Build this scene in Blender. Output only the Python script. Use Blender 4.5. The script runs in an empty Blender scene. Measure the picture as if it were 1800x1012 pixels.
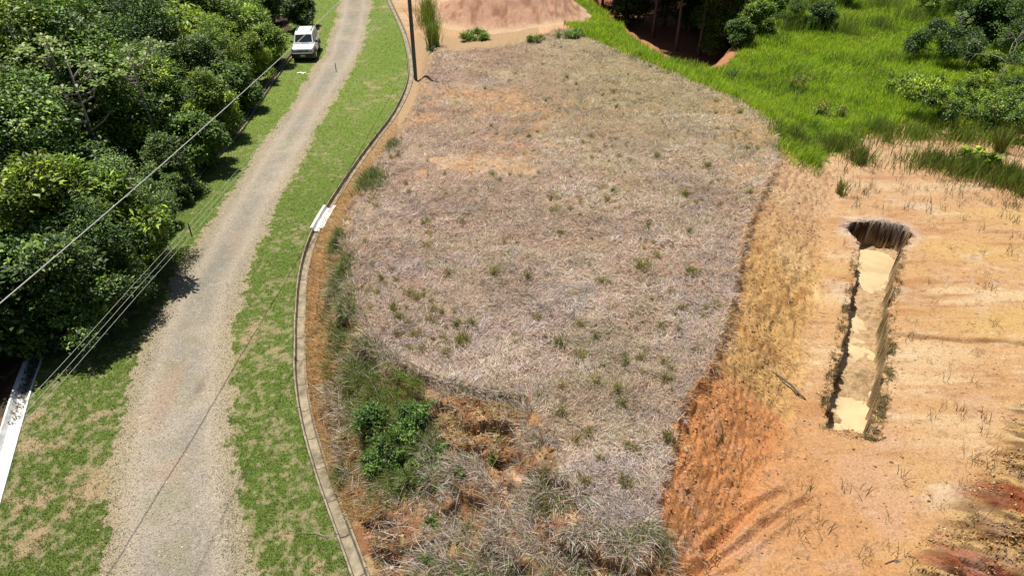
import bpy, bmesh, math
import numpy as np
from mathutils import Vector, Matrix
R = math.radians
sc = bpy.context.scene
col = sc.collection

# ------------------------------------------------------------------ camera, sky, sun, exposure
CAM_H, PITCH, F = 14.0, R(35.0), 1200.0          # F is in pixels of an 1800 px wide frame
cam_d = bpy.data.cameras.new('camera'); cam = bpy.data.objects.new('camera', cam_d); col.objects.link(cam)
cam.location = (0, 0, CAM_H); cam.rotation_euler = (R(90) - PITCH, 0, 0)
cam_d.sensor_width = 36; cam_d.lens = 24.0; cam_d.clip_start = 0.1; cam_d.clip_end = 2000
sc.camera = cam

SHX, SHY = 0.19, -0.22                            # where one metre of height throws its shadow
sun_dir = Vector((-SHX, -SHY, 1)).normalized()    # towards the sun
sun_el = math.asin(sun_dir.z)
sun_az = math.atan2(sun_dir.x, sun_dir.y)
w = bpy.data.worlds.new('World'); sc.world = w; w.use_nodes = True
nt = w.node_tree; nt.nodes.clear()
sky = nt.nodes.new('ShaderNodeTexSky'); sky.sky_type = 'NISHITA'; sky.sun_disc = False
sky.sun_elevation = sun_el; sky.sun_rotation = sun_az
bg = nt.nodes.new('ShaderNodeBackground'); bg.inputs[1].default_value = 0.05
wo = nt.nodes.new('ShaderNodeOutputWorld')
nt.links.new(sky.outputs[0], bg.inputs[0]); nt.links.new(bg.outputs[0], wo.inputs[0])
sun_d = bpy.data.lights.new('sun', 'SUN'); sun_d.energy = 5.0; sun_d.angle = R(0.5); sun_d.color = (1, 0.95, 0.86)
sun = bpy.data.objects.new('sun', sun_d); col.objects.link(sun)
sun.rotation_euler = (-sun_dir).to_track_quat('-Z', 'Y').to_euler()
sun.location = (0, 30, 60)
vs = sc.view_settings; vs.view_transform = 'Standard'; vs.look = 'None'; vs.gamma = 1; vs.use_curve_mapping = False
vs.exposure = 0.2
sc.cycles.max_bounces = 6; sc.cycles.transparent_max_bounces = 4

# ------------------------------------------------------------------ helpers
rng = np.random.default_rng(7)
CP, SP = math.cos(PITCH), math.sin(PITCH)
def P(px, py, z=0.0):
    """the point at height z that the photograph shows at pixel px, py"""
    dx = (px - 900) / F; dy = (506 - py) / F
    d = (dx, CP + dy * SP, -SP + dy * CP)
    t = (z - CAM_H) / d[2]
    return (d[0] * t, d[1] * t, z)
def proj(x, y, z):
    yy = y * CP - (z - CAM_H) * SP; up = y * SP + (z - CAM_H) * CP
    return 900 + F * x / yy, 506 - F * up / yy
def PL(pts, z=0.0):
    return np.array([P(p[0], p[1], p[2] if len(p) > 2 else z)[:2] for p in pts])
def S(a, b, x):
    t = np.clip((x - a) / (b - a), 0, 1); return t * t * (3 - 2 * t)
def _h(ix, iy, seed):
    n = (ix.astype(np.int64) * 374761393 + iy.astype(np.int64) * 668265263 + seed * 1442695041) & 0xffffffff
    n = ((n ^ (n >> 13)) * 1274126177) & 0xffffffff
    n = ((n ^ (n >> 16)) * 2246822519) & 0xffffffff
    return ((n ^ (n >> 15)) & 0xffffff) / float(0xffffff)
def vn(x, y, seed=0):
    ix = np.floor(x); iy = np.floor(y); fx = x - ix; fy = y - iy
    u = fx * fx * (3 - 2 * fx); v = fy * fy * (3 - 2 * fy)
    a = _h(ix, iy, seed); b = _h(ix + 1, iy, seed); c = _h(ix, iy + 1, seed); d = _h(ix + 1, iy + 1, seed)
    return (a + (b - a) * u) * (1 - v) + (c + (d - c) * u) * v
def fbm(x, y, scale, octv=4, seed=0, gain=0.5):
    """noise in -1..1, scale in metres"""
    s = 0; a = 1.0; t = 0.0; x = x / scale; y = y / scale
    for i in range(octv):
        s = s + a * (vn(x + 17.3 * i, y - 9.1 * i, seed + i) * 2 - 1); t += a; a *= gain
        x, y = (x * 0.8 - y * 0.6) * 2.03, (x * 0.6 + y * 0.8) * 2.03
    return s / t * 1.6
def pdist(X, Y, pl, closed=False):
    """distance to a polyline, signed side (+ right of travel) and arc length"""
    best = np.full(X.shape, 1e9); side = np.ones(X.shape); arc = np.zeros(X.shape)
    n = len(pl); acc = 0.0
    for i in range(n if closed else n - 1):
        ax, ay = pl[i]; bx, by = pl[(i + 1) % n]
        dx, dy = bx - ax, by - ay; L2 = dx * dx + dy * dy; L = math.sqrt(L2)
        t = np.clip(((X - ax) * dx + (Y - ay) * dy) / L2, 0, 1)
        qx = X - ax - t * dx; qy = Y - ay - t * dy
        d = qx * qx + qy * qy; m = d < best
        best = np.where(m, d, best); side = np.where(m, np.sign(dy * qx - dx * qy), side)
        arc = np.where(m, acc + t * L, arc); acc += L
    return np.sqrt(best), side, arc
def inpoly(X, Y, pl):
    c = np.zeros(X.shape, bool); n = len(pl)
    for i in range(n):
        x1, y1 = pl[i]; x2, y2 = pl[(i + 1) % n]
        if y1 == y2: continue
        m = ((y1 > Y) != (y2 > Y)) & (X < (x2 - x1) * (Y - y1) / (y2 - y1) + x1)
        c ^= m
    return c
def sdf(X, Y, pl):
    """+ inside, - outside"""
    d, _, _ = pdist(X, Y, pl, True)
    return np.where(inpoly(X, Y, pl), d, -d)
def spline(pts, step):
    """Catmull-Rom through the points, resampled"""
    pts = np.asarray(pts, float); out = []
    for i in range(len(pts) - 1):
        p0 = pts[max(i - 1, 0)]; p1 = pts[i]; p2 = pts[i + 1]; p3 = pts[min(i + 2, len(pts) - 1)]
        n = max(2, int(np.linalg.norm(p2 - p1) / step))
        for k in range(n):
            t = k / n
            out.append(0.5 * ((2 * p1) + (-p0 + p2) * t + (2 * p0 - 5 * p1 + 4 * p2 - p3) * t * t + (-p0 + 3 * p1 - 3 * p2 + p3) * t ** 3))
    out.append(pts[-1]); return np.array(out)

def np_mesh(name, V, loops, sizes, colors=None, mat=None, smooth=False):
    me = bpy.data.meshes.new(name)
    V = np.ascontiguousarray(V, np.float32); loops = np.ascontiguousarray(loops, np.int32)
    me.vertices.add(len(V)); me.vertices.foreach_set('co', V.ravel())
    me.loops.add(len(loops)); me.loops.foreach_set('vertex_index', loops)
    st = np.concatenate([[0], np.cumsum(sizes)[:-1]]).astype(np.int32)
    me.polygons.add(len(sizes)); me.polygons.foreach_set('loop_start', st)
    if smooth: me.polygons.foreach_set('use_smooth', np.ones(len(sizes), bool))
    if colors is not None:
        ca = me.color_attributes.new('Col', 'FLOAT_COLOR', 'POINT')
        c4 = np.ones((len(V), 4), np.float32); c4[:, :3] = colors
        ca.data.foreach_set('color', c4.ravel())
    me.update(calc_edges=True)
    if mat: me.materials.append(mat)
    return me
def link(name, me, parent=None):
    o = bpy.data.objects.new(name, me); col.objects.link(o)
    if parent: o.parent = parent
    return o
def tag(o, label=None, cat=None, group=None, kind=None):
    if label: o['label'] = label
    if cat: o['category'] = cat
    if group: o['group'] = group
    if kind: o['kind'] = kind
    return o
def empty(name, loc, rz=0.0):
    o = bpy.data.objects.new(name, None); col.objects.link(o); o.location = loc; o.rotation_euler = (0, 0, rz)
    o.empty_display_size = 0.3
    return o
def copy_tree(o, parent=None):
    c = o.copy(); col.objects.link(c); c.parent = parent
    for ch in list(o.children): copy_tree(ch, c)
    return c

# ------------------------------------------------------------------ materials
def mat_base(name):
    m = bpy.data.materials.new(name); m.use_nodes = True
    n = m.node_tree.nodes; l = m.node_tree.links; b = n['Principled BSDF']
    return m, n, l, b
def mat_ground(name, rough=0.95, nscale=18, amt=0.35, bump=0.5, bscale=30):
    m, n, l, b = mat_base(name)
    a = n.new('ShaderNodeAttribute'); a.attribute_name = 'Col'
    tc = n.new('ShaderNodeNewGeometry')
    no = n.new('ShaderNodeTexNoise'); no.inputs['Scale'].default_value = nscale; no.inputs['Detail'].default_value = 5; no.inputs['Roughness'].default_value = 0.7
    l.new(tc.outputs['Position'], no.inputs['Vector'])
    mr = n.new('ShaderNodeMapRange'); mr.inputs[1].default_value = 0.3; mr.inputs[2].default_value = 0.7
    mr.inputs[3].default_value = 1 - amt; mr.inputs[4].default_value = 1 + amt
    l.new(no.outputs[0], mr.inputs[0])
    vm = n.new('ShaderNodeVectorMath'); vm.operation = 'SCALE'
    l.new(a.outputs['Color'], vm.inputs[0]); l.new(mr.outputs[0], vm.inputs['Scale']); l.new(vm.outputs[0], b.inputs['Base Color'])
    b2 = n.new('ShaderNodeTexNoise'); b2.inputs['Scale'].default_value = bscale; b2.inputs['Detail'].default_value = 6
    l.new(tc.outputs['Position'], b2.inputs['Vector'])
    bp = n.new('ShaderNodeBump'); bp.inputs['Strength'].default_value = bump; bp.inputs['Distance'].default_value = 0.04
    l.new(b2.outputs[0], bp.inputs['Height']); l.new(bp.outputs[0], b.inputs['Normal'])
    b.inputs['Roughness'].default_value = rough; b.inputs['Specular IOR Level'].default_value = 0.2
    return m
def mat_leaf(name, trans=0.35, rough=0.5, spec=0.35):
    """colour from the leaves' own attribute, tinted by the object's colour"""
    m, n, l, b = mat_base(name)
    a = n.new('ShaderNodeAttribute'); a.attribute_name = 'Col'
    oi = n.new('ShaderNodeObjectInfo')
    mx = n.new('ShaderNodeMix'); mx.data_type = 'RGBA'; mx.blend_type = 'MULTIPLY'; mx.inputs[0].default_value = 1
    l.new(a.outputs['Color'], mx.inputs[6]); l.new(oi.outputs['Color'], mx.inputs[7])
    l.new(mx.outputs[2], b.inputs['Base Color'])
    b.inputs['Roughness'].default_value = rough; b.inputs['Specular IOR Level'].default_value = spec
    if trans > 0:
        t = n.new('ShaderNodeBsdfTranslucent'); ms = n.new('ShaderNodeMixShader'); ms.inputs[0].default_value = trans
        l.new(mx.outputs[2], t.inputs[0]); l.new(b.outputs[0], ms.inputs[1]); l.new(t.outputs[0], ms.inputs[2])
        l.new(ms.outputs[0], n['Material Output'].inputs[0])
    return m
def mat_plain(name, c, rough=0.6, metal=0.0, noise=0.15, nscale=8, spec=0.5, bump=0.0):
    m, n, l, b = mat_base(name)
    tc = n.new('ShaderNodeTexCoord'); no = n.new('ShaderNodeTexNoise'); no.inputs['Scale'].default_value = nscale; no.inputs['Detail'].default_value = 6
    l.new(tc.outputs['Object'], no.inputs['Vector'])
    mr = n.new('ShaderNodeMapRange'); mr.inputs[1].default_value = 0.3; mr.inputs[2].default_value = 0.7
    mr.inputs[3].default_value = 1 - noise; mr.inputs[4].default_value = 1 + noise
    l.new(no.outputs[0], mr.inputs[0])
    vm = n.new('ShaderNodeVectorMath'); vm.operation = 'SCALE'; vm.inputs[0].default_value = c
    l.new(mr.outputs[0], vm.inputs['Scale']); l.new(vm.outputs[0], b.inputs['Base Color'])
    if bump:
        bp = n.new('ShaderNodeBump'); bp.inputs['Strength'].default_value = bump; bp.inputs['Distance'].default_value = 0.02
        l.new(no.outputs[0], bp.inputs['Height']); l.new(bp.outputs[0], b.inputs['Normal'])
    b.inputs['Roughness'].default_value = rough; b.inputs['Metallic'].default_value = metal; b.inputs['Specular IOR Level'].default_value = spec
    return m
M_road = mat_ground('gravel', nscale=24, amt=0.42, bump=0.7, bscale=28)
M_verge = mat_ground('turf', nscale=14, amt=0.3, bump=0.6, bscale=22)
M_soil = mat_ground('bare_soil', nscale=16, amt=0.3, bump=0.9, bscale=20)
def mat_slope():
    m, n, l, b = mat_base('scored_soil')
    a = n.new('ShaderNodeAttribute'); a.attribute_name = 'Col'; g = n.new('ShaderNodeNewGeometry')
    mp = n.new('ShaderNodeMapping'); mp.inputs['Rotation'].default_value = (0, 0, R(28)); mp.inputs['Scale'].default_value = (1.0, 0.28, 1.0)
    l.new(g.outputs['Position'], mp.inputs['Vector'])
    no = n.new('ShaderNodeTexNoise'); no.inputs['Scale'].default_value = 17; no.inputs['Detail'].default_value = 5; no.inputs['Roughness'].default_value = 0.75; no.inputs['Distortion'].default_value = 0.8
    l.new(mp.outputs[0], no.inputs['Vector'])
    mr = n.new('ShaderNodeMapRange'); mr.inputs[1].default_value = 0.37; mr.inputs[2].default_value = 0.50; mr.inputs[3].default_value = 0.5; mr.inputs[4].default_value = 1.12
    l.new(no.outputs[0], mr.inputs[0]); vm = n.new('ShaderNodeVectorMath'); vm.operation = 'SCALE'
    l.new(a.outputs['Color'], vm.inputs[0]); l.new(mr.outputs[0], vm.inputs['Scale']); l.new(vm.outputs[0], b.inputs['Base Color'])
    bp = n.new('ShaderNodeBump'); bp.inputs['Strength'].default_value = 0.9; bp.inputs['Distance'].default_value = 0.06
    l.new(no.outputs[0], bp.inputs['Height']); l.new(bp.outputs[0], b.inputs['Normal']); b.inputs['Roughness'].default_value = 0.95; b.inputs['Specular IOR Level'].default_value = 0.15
    return m
M_slope = mat_slope()
M_straw = mat_leaf('straw', 0.15, 0.8, 0.15)
M_grass = mat_leaf('grass_blades', 0.45, 0.6, 0.25)
M_leaf = mat_leaf('leaves', 0.22, 0.5, 0.45)
M_bark = mat_plain('bark', (0.16, 0.13, 0.10), 0.9, noise=0.4, nscale=6, bump=0.5)
M_palebark = mat_plain('pale_bark', (0.34, 0.31, 0.27), 0.85, noise=0.3, nscale=6, bump=0.4)

# ------------------------------------------------------------------ the lie of the land
right_drain = spline(PL([(672, -60), (680, -20), (684, 0), (698, 30), (711, 60), (720, 95), (722, 130), (713, 163), (692, 203), (656, 250), (612, 312), (570, 378), (549, 420), (536, 465),
                         (529, 520), (527, 580), (527, 640), (533, 700), (547, 765), (567, 830), (592, 900), (617, 965), (640, 1030), (670, 1110), (710, 1200)]), 0.25)
left_drain = spline(PL([(541, -90), (543, -30), (545, 10), (543, 45), (522, 84), (490, 125), (455, 175), (415, 235), (362, 290), (300, 355), (225, 425), (150, 500), (88, 572), (50, 655), (20, 750), (-12, 860), (-60, 1020), (-120, 1200)]), 0.25)
road_poly = PL([(596, -80), (597, 0), (588, 40), (570, 90), (535, 145), (500, 200), (450, 270), (400, 345), (350, 420), (300, 500), (262, 580), (235, 660), (210, 740), (195, 830), (182, 920), (172, 1030), (160, 1200),
                (470, 1200), (442, 1030), (430, 930), (418, 830), (408, 740), (405, 660), (410, 580), (430, 500), (465, 420), (500, 340), (538, 270), (570, 205), (610, 140), (640, 80), (652, 20), (655, -80)])
crest = PL([(768, 84, .6), (752, 125, .6), (737, 178, .65), (703, 240, .8), (662, 292, .9), (633, 350, 1), (610, 402, 1.1), (612, 470, 1.2), (622, 540, 1.3), (655, 600, 1.4), (712, 648, 1.4), (770, 676, 1.4), (840, 688, 1.4),
            (918, 700, 1.4), (960, 745, 1.4), (985, 830, 1.4), (1030, 890, 1.4), (1075, 940, 1.4), (1130, 955, 1.4), (1152, 880, 1.4), (1182, 790, 1.4), (1196, 715, 1.4), (1242, 650, 1.4), (1264, 590, 1.4), (1292, 500, 1.3),
            (1302, 430, 1.2), (1324, 370, 1.1), (1364, 290, .9), (1370, 222, .7), (1300, 170, .6), (1150, 110, .6), (1035, 62, .6), (985, 50, .6), (900, 80, .6), (810, 88, .6)])
toe = PL([(742, 60), (737, 120), (731, 165), (712, 205), (676, 252), (632, 314), (592, 378), (570, 425), (556, 480), (550, 540), (549, 620), (556, 700), (576, 780), (606, 860), (640, 945), (672, 1025), (720, 1120),
          (900, 1180), (1140, 1150), (1245, 1010), (1320, 880), (1370, 760), (1400, 650), (1425, 560), (1440, 480), (1450, 390), (1482, 300), (1445, 225), (1400, 178), (1310, 128), (1180, 75), (1085, 25), (1040, 5), (940, 30), (800, 70)])
trench = PL([(1488, 402), (1497, 389), (1540, 386), (1588, 395), (1606, 411), (1588, 436), (1577, 470), (1567, 520), (1562, 580), (1556, 640), (1544, 700), (1532, 764), (1455, 752), (1462, 690), (1478, 620), (1492, 550), (1505, 480), (1513, 436), (1505, 418)])
gully = PL([(1015, -90, -.5), (1050, 10, -.5), (1105, 52, -.5), (1150, 82, -.5), (1190, 112, -.5), (1245, 118, -.5), (1290, 90, -1), (1335, 50, -1), (1345, -90, -1)])
meadow = PL([(985, -90), (985, 45), (1025, 85), (1135, 130), (1285, 195), (1355, 245), (1366, 290), (1440, 300), (1500, 268), (1540, 228), (1600, 226), (1700, 228), (1850, 240), (2100, 240), (2100, -90)])
rough = PL([(1900, 690), (1760, 705), (1740, 770), (1700, 830), (1690, 880), (1640, 930), (1585, 985), (1560, 1060), (1950, 1100)])
gully_line = spline(PL([(1572, 586), (1620, 592), (1700, 597), (1760, 598), (1830, 606), (1950, 612)]), 0.3)
furrow = spline(PL([(1240, 975), (1290, 930), (1330, 890), (1372, 868)]), 0.2)
furrow2 = spline(PL([(1225, 1005), (1300, 962), (1360, 915), (1420, 880)]), 0.2)
over = spline(PL([(712, 655, 1.2), (770, 684, 1.2), (840, 697, 1.2), (925, 712, 1.2)]), 0.2)
slump = spline(PL([(566, 722, .2), (588, 750, .2), (622, 766, .2)]), 0.15)
crevs = [spline(PL(q), .25) for q in ([(845, 800, .9), (875, 815, .9), (905, 808, .9)], [(775, 772, 1), (815, 790, 1), (850, 775, 1)], [(640, 905, .3), (690, 925, .3)], [(660, 965, .3), (720, 975, .3), (760, 960, .4)], [(900, 850, 1), (960, 858, 1), (1000, 880, 1)])]
mound_c = P(893, 60)[:2]; MX, MY = mound_c[0], mound_c[1] + 7.2

right_c = np.vstack([right_drain[::4], right_drain[-1:]]); left_c = np.vstack([left_drain[::4], left_drain[-1:]])
def fields(X, Y):
    f = {}
    f['dR'], sR, f['aR'] = pdist(X, Y, right_c); f['dL'], sL, f['aL'] = pdist(X, Y, left_c)
    # both drains run from far to near: + side of travel is the left side of the picture
    f['sR'] = -sR * f['dR']; f['sL'] = -sL * f['dL']      # + right, - left
    f['road'] = sdf(X, Y, road_poly); f['crest'] = sdf(X, Y, crest); f['toe'] = sdf(X, Y, toe)
    f['trench'] = sdf(X, Y, trench); f['gully'] = sdf(X, Y, gully); f['meadow'] = sdf(X, Y, meadow); f['rough'] = sdf(X, Y, rough)
    f['gl'] = pdist(X, Y, gully_line)[0]; f['fu'] = np.minimum(pdist(X, Y, furrow)[0], pdist(X, Y, furrow2)[0])
    f['cr'] = np.minimum.reduce([pdist(X, Y, q)[0] for q in [over, slump] + crevs]); f['mound'] = np.hypot(X - MX, Y - MY)
    return f
def lump(X, Y, s, seed):
    return np.abs(fbm(X, Y, s, 3, seed))
def TS(X, Y, f): return f['trench'] + 0.10 * fbm(X, Y, 0.5, 4, 31, 0.65) * S(27, 22, Y) + 0.05 * fbm(X, Y, 0.2, 3, 35) + 0.04 * fbm(X, Y, 0.12, 2, 32)
def height(X, Y, f):
    n1 = fbm(X, Y, 2.5, 4, 3); n2 = fbm(X, Y, 0.35, 4, 11)
    z = 0.02 * n1
    # road: worn tracks
    rd = S(-0.3, 0.6, f['road'])
    z = z + rd * (-0.03 + 0.012 * n2) + (1 - rd) * 0.02 * n2
    # wood on the left falls away
    dl = np.clip(-f['sL'] - 0.4, 0, 14); z = z - 0.13 * dl * (1 + 0.25 * n1) - 0.12 * S(0.2, 1.0, -f['sL']) * (1 + n1)
    # meadow basin, gully
    md = S(-0.5, 3.5, f['meadow']); z = z - md * (0.45 + 0.12 * n1)
    gd = S(-0.3, 1.8, f['gully'] + 0.3 * n1); z = z - gd * 3.0
    # rough spoil bottom right, with ridges
    rg = S(-0.2, 1.3, f['rough'] + 0.3 * n1)
    u = X * 0.86 - Y * 0.5; v = X * 0.5 + Y * 0.86
    ridge = 1 - np.abs(fbm(u * 0.2, v, 0.34, 4, 51, 0.65)) * 2.0
    z = z + rg * (0.27 * ridge + 0.12 * n1 + 0.10 + 0.04 * fbm(X, Y, 0.14, 3, 52))
    # the cut slope between plot and pad, scored by digger teeth
    T, C = f['toe'], f['crest']
    k = np.clip(T, 0, None) / (np.clip(T, 0, None) + np.clip(-C, 0, None) + 1e-6)
    k = np.where(C > 0, 1, np.where(T < 0, 0, k))
    near = S(27, 15, Y)
    H = 0.55 + 0.85 * S(42, 16, Y)
    left = S(0.5, -0.5, X - 0.20 * Y - 0.2)
    # near banks: ledges
    front = S(0.10, 0.45, near) * S(4.2, 2.4, X)
    k2 = k + front * 0.16 * fbm(X, Y, 0.9, 4, 77) * S(0.02, 0.3, k) * S(1.0, 0.8, k)
    q = k2 * 3.2; st = (np.floor(q) + S(0.40, 0.60, q - np.floor(q))) / 3.2
    kk = k2 + (st - k2) * 0.85 * front
    kk = np.clip(kk, 0, 1.05)
    lip = ((X > 2) & (Y < 34)) * 0.24; ks = kk * kk * (3 - 2 * np.clip(kk, 0, 1)); ks = ks * (1 - lip) + lip * S(0.90, 0.99, k + 0.05 * fbm(X, Y, .3, 3, 190))
    kk = ks * (1 - front) + kk * front
    z = z + (H + 0.05 * n1) * kk
    bank = (S(0, 0.06, k) * S(1.0, 0.93, k))
    rightb = bank * (X > 2) * S(-0.2, 0.4, T) * S(45, 35, Y)
    u = X * 0.50 + Y * 0.86; v = -X * 0.86 + Y * 0.50
    score = fbm(u * 0.4, v, 0.22, 3, 91)
    z = z + rightb * (0.03 * score + 0.025 * fbm(X, Y, 0.16, 3, 93) - 0.09 * np.maximum(fbm(u * 0.35, v, 0.12, 3, 150) - 0.15, 0))
    z = z + bank * (1 - (X > 2)) * 0.05 * fbm(X, Y, 0.25, 4, 95)
    # plot surface
    pl = S(-0.1, 0.3, C); z = z + pl * (0.06 * fbm(X, Y, 0.6, 3, 21) + 0.035 * n2)
    # lumpy lower right corner of the cut
    lr = S(17.5, 13.5, Y) * S(3.0, 4.2, X) * S(9.2, 7.0, X)
    z = z + lr * (0.09 * np.maximum(fbm(X, Y, 0.45, 5, 61, 0.65), -0.6))
    z = z - 0.13 * np.exp(-(f['fu'] / 0.10) ** 2) + 0.07 * np.exp(-((f['fu'] - 0.2) / 0.08) ** 2)
    z = z - 0.09 * np.exp(-((f['gl'] + 0.05 * n2) / 0.07) ** 2)
    cw = f['cr'] + 0.05 * n2; z = z - 0.34 * np.exp(-(cw / 0.10) ** 2) + 0.03 * np.exp(-((cw - 0.24) / 0.1) ** 2) + bank * front * (0.05 * fbm(X, Y, 0.16, 3, 170) + 0.04 * np.abs(fbm(X, Y, 0.35, 3, 171)))
    padm = S(0.2, -0.6, T) * (X > 4) * S(25, 22, Y) * S(-0.3, -0.8, f['trench'])
    z = z - padm * (0.035 * np.maximum(fbm(X * 0.14, Y, 0.35, 4, 180), 0) + 0.02 * np.maximum(fbm(X, Y, 0.13, 3, 181) - .2, 0) * S(-.2, .6, n1))
    # spoil heap
    m = f['mound'] + 0.45 * n1
    z = z + 2.9 * S(7.3, 0.6, m) * (1 + 0.03 * fbm(X * 1.5, Y * 0.3, 0.5, 3, 41)) + S(7.4, 6, m) * 0.12 * fbm(X * 1.6 + Y * .3, Y * 0.5, 0.5, 3, 42)
    # trench with crumbled rim
    ts = TS(X, Y, f)
    tf = S(-0.01, 0.06, ts)
    floor = -1.22 + 0.20 * fbm(X, Y, 1.5, 2, 36) + 0.07 * fbm(X, Y, 0.5, 3, 33) + 0.05 * fbm(X, Y, 0.18, 3, 34)
    z = z * (1 - tf) + tf * np.where(f['trench'] > -1, floor, z)
    z = z + S(0.35, 0.05, -ts) * S(0.0, 0.03, -ts) * 0.05 * (n2 - 0.4)
    # beds of the drains
    z = np.where(f['dR'] < 0.185, -0.42, z); z = np.where(f['dL'] < 0.255, -0.42, z)
    flat = S(0.6, 0.2, f['dR']) * (f['dR'] >= 0.185); z = z * (1 - 0.8 * flat)
    flat = S(0.7, 0.28, f['dL']) * (f['dL'] >= 0.255); z = z * (1 - 0.8 * flat)
    return z, k

# ---- regions: 0 road 1 verge 2 plot 3 bare ground 4 meadow 5 wood floor 6 spoil heap 7 drain bed
def region(X, Y, f):
    n = fbm(X, Y, 0.5, 4, 5); nb = fbm(X, Y, 1.6, 3, 6)
    r = np.full(X.shape, 3)
    r = np.where((f['sR'] < 0) & (f['sL'] > 0), 1, r)
    r = np.where(f['road'] + 0.16 * n + 0.12 * nb + 0.16 * fbm(X, Y, .15, 3, 7) > 0, 0, r)
    r = np.where(f['sL'] < -0.25, 5, r)
    r = np.where((f['sL'] < -0.25) & (f['sL'] > -1.6 - 0.5 * nb) & (Y > 18), 1, r)
    r = np.where((f['meadow'] + 0.5 * n + 0.5 * nb > np.where(X > 20, 1.2, 0.2)), 4, r)
    r = np.where((f['gully'] + 0.3 * n > np.where(X + 0.3 * nb > 20.5, 1.0, np.where((X > 9) & (X < 19), -1.0, -0.25))), 3, r)
    r = np.where(f['crest'] + 0.12 * n + 0.08 * nb > 0, 2, r)
    r = np.where((r == 3) & (f['toe'] + 0.25 * nb > 0) & (X > 1.6) & (Y < 36), 7, r)
    r = np.where((f['sR'] > 0) & (f['mound'] + 0.5 * nb < 7.3), 6, r)
    return r
def mixc(a, b, t):
    t = np.asarray(t)[..., None]; return a * (1 - t) + np.asarray(b) * t
def DRY(X, Y): return 0.06 - 0.12 * S(16, 30, Y) + 0.38 * fbm(X, Y, 0.45, 4, 102) + 0.85 * fbm(X, Y, 0.14, 3, 160) + 0.35 * fbm(X, Y, 2.2, 4, 101)
def albedo(X, Y, f, reg, z, k):
    n1 = fbm(X, Y, 2.2, 4, 101); n2 = fbm(X, Y, 0.45, 4, 102); n3 = fbm(X, Y, 0.12, 3, 103); n4 = fbm(X, Y, 6, 3, 104)
    one = np.ones(X.shape + (3,))
    # road
    c_road = one * (0.285, 0.25, 0.20)
    c_road = mixc(c_road, (0.36, 0.31, 0.245), S(0.0, 0.7, n1)); c_road = mixc(c_road, (0.205, 0.195, 0.155), S(0.1, 0.9, -n1 + n2 * 0.4) * 0.7)
    c_road = mixc(c_road, (0.40, 0.36, 0.32), S(0.35, 0.8, n3) * 0.5)
    c_road = mixc(c_road, (0.24, 0.225, 0.12), S(0.25, 0.8, n2 + 0.5 * n1) * 0.4); c_road = mixc(c_road, (0.36, 0.25, 0.17), S(0.3, 0.9, fbm(X, Y * .35, 1.0, 4, 163)) * 0.6); c_road = mixc(c_road, (0.23, 0.215, 0.18), S(0.2, 0.9, fbm(X, Y * .3, .8, 4, 164)) * 0.5)
    stain = np.hypot((X - STAIN[0]) / 0.16, (Y - STAIN[1]) / 0.75); c_road = mixc(c_road, (0.17, 0.13, 0.10), S(1.3, 0.2, stain + 0.3 * n2) * 0.8)
    rs = f['road'] + 0.12 * n1
    c_road = mixc(c_road, (0.44, 0.36, 0.27), np.exp(-((rs - 0.62) / 0.26) ** 2) * 0.55)
    c_road = mixc(c_road, (0.27, 0.245, 0.16), S(1.05, 1.4, rs) * 0.4 * S(-.6, .5, n2))
    edge = S(0.7, 0.0, f['road']); c_road = mixc(c_road, (0.36, 0.29, 0.17), edge * 0.7)
    # verge
    far = S(20, 40, Y)
    g = mixc(one * (0.115, 0.165, 0.030), (0.15, 0.215, 0.035), far)
    c_v = mixc(g, (0.265, 0.225, 0.125), np.clip(S(0.0, 0.9, DRY(X, Y)) * (0.85 - 0.25 * far), 0, 1))
    c_v = mixc(c_v, (0.38, 0.265, 0.16), S(0.75, 1.25, n1 + 0.5 * n2) * 0.7)
    c_v = mixc(c_v, (0.05, 0.10, 0.016), S(0.3, 0.8, -n3 - 0.2 * n1) * 0.4)
    # plot
    c_p = mixc(one * (0.31, 0.205, 0.145), (0.38, 0.28, 0.19), S(-0.2, 0.7, n1)); c_p = mixc(c_p, (0.44, 0.25, 0.13), S(0.4, 0.9, n4 + 0.5 * n2))
    c_p = mixc(c_p, (0.24, 0.22, 0.09), S(22, 40, Y) * S(-3, 8, X) * 0.5)
    c_p = mixc(c_p, (0.14, 0.095, 0.065), S(0.35, 0.8, n3) * 0.6)
    c_p = mixc(c_p, mixc(one * (0.46, 0.31, 0.19), (0.46, 0.24, 0.11), S(0, .5, n2)), S(1.1, .6, BARE(X, Y)))
    # bare pad
    st = fbm(X * 0.18, Y, 0.5, 4, 111); st2 = fbm(X * 0.15, Y, 1.5, 3, 112)
    c_b = mixc(one * (0.485, 0.30, 0.155), (0.56, 0.41, 0.245), S(0.0, 0.8, st2)); c_b = mixc(c_b, (0.40, 0.215, 0.095), S(0.1, 0.8, st))
    c_b = mixc(c_b, (0.53, 0.365, 0.14), S(0.0, 0.8, -st2 + 0.3 * n1) * 0.6)
    c_b = mixc(c_b, (0.56, 0.46, 0.38), S(0.35, 1.1, 0.8 * n1 + 0.5 * st + 0.35 * n2) * 0.55); c_b = mixc(c_b, (0.62, 0.52, 0.38), S(0.3, 1.0, fbm(X * .4, Y, .25, 4, 161)) * 0.4); c_b = mixc(c_b, (0.30, 0.15, 0.08), S(0.45, 1.0, fbm(X * .12, Y, .3, 4, 162)) * 0.5)
    c_b = mixc(c_b, (0.26, 0.14, 0.075), S(0.35, 0.85, n3 + 0.35 * n2) * 0.5)
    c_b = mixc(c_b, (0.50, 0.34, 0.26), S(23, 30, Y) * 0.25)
    # near bottom: pinker orange
    c_b = mixc(c_b, (0.45, 0.235, 0.11), S(17, 12, Y) * S(11.5, 7, X) * 0.75)
    # cut slope
    T = f['toe']; right = (X > 2)
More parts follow.
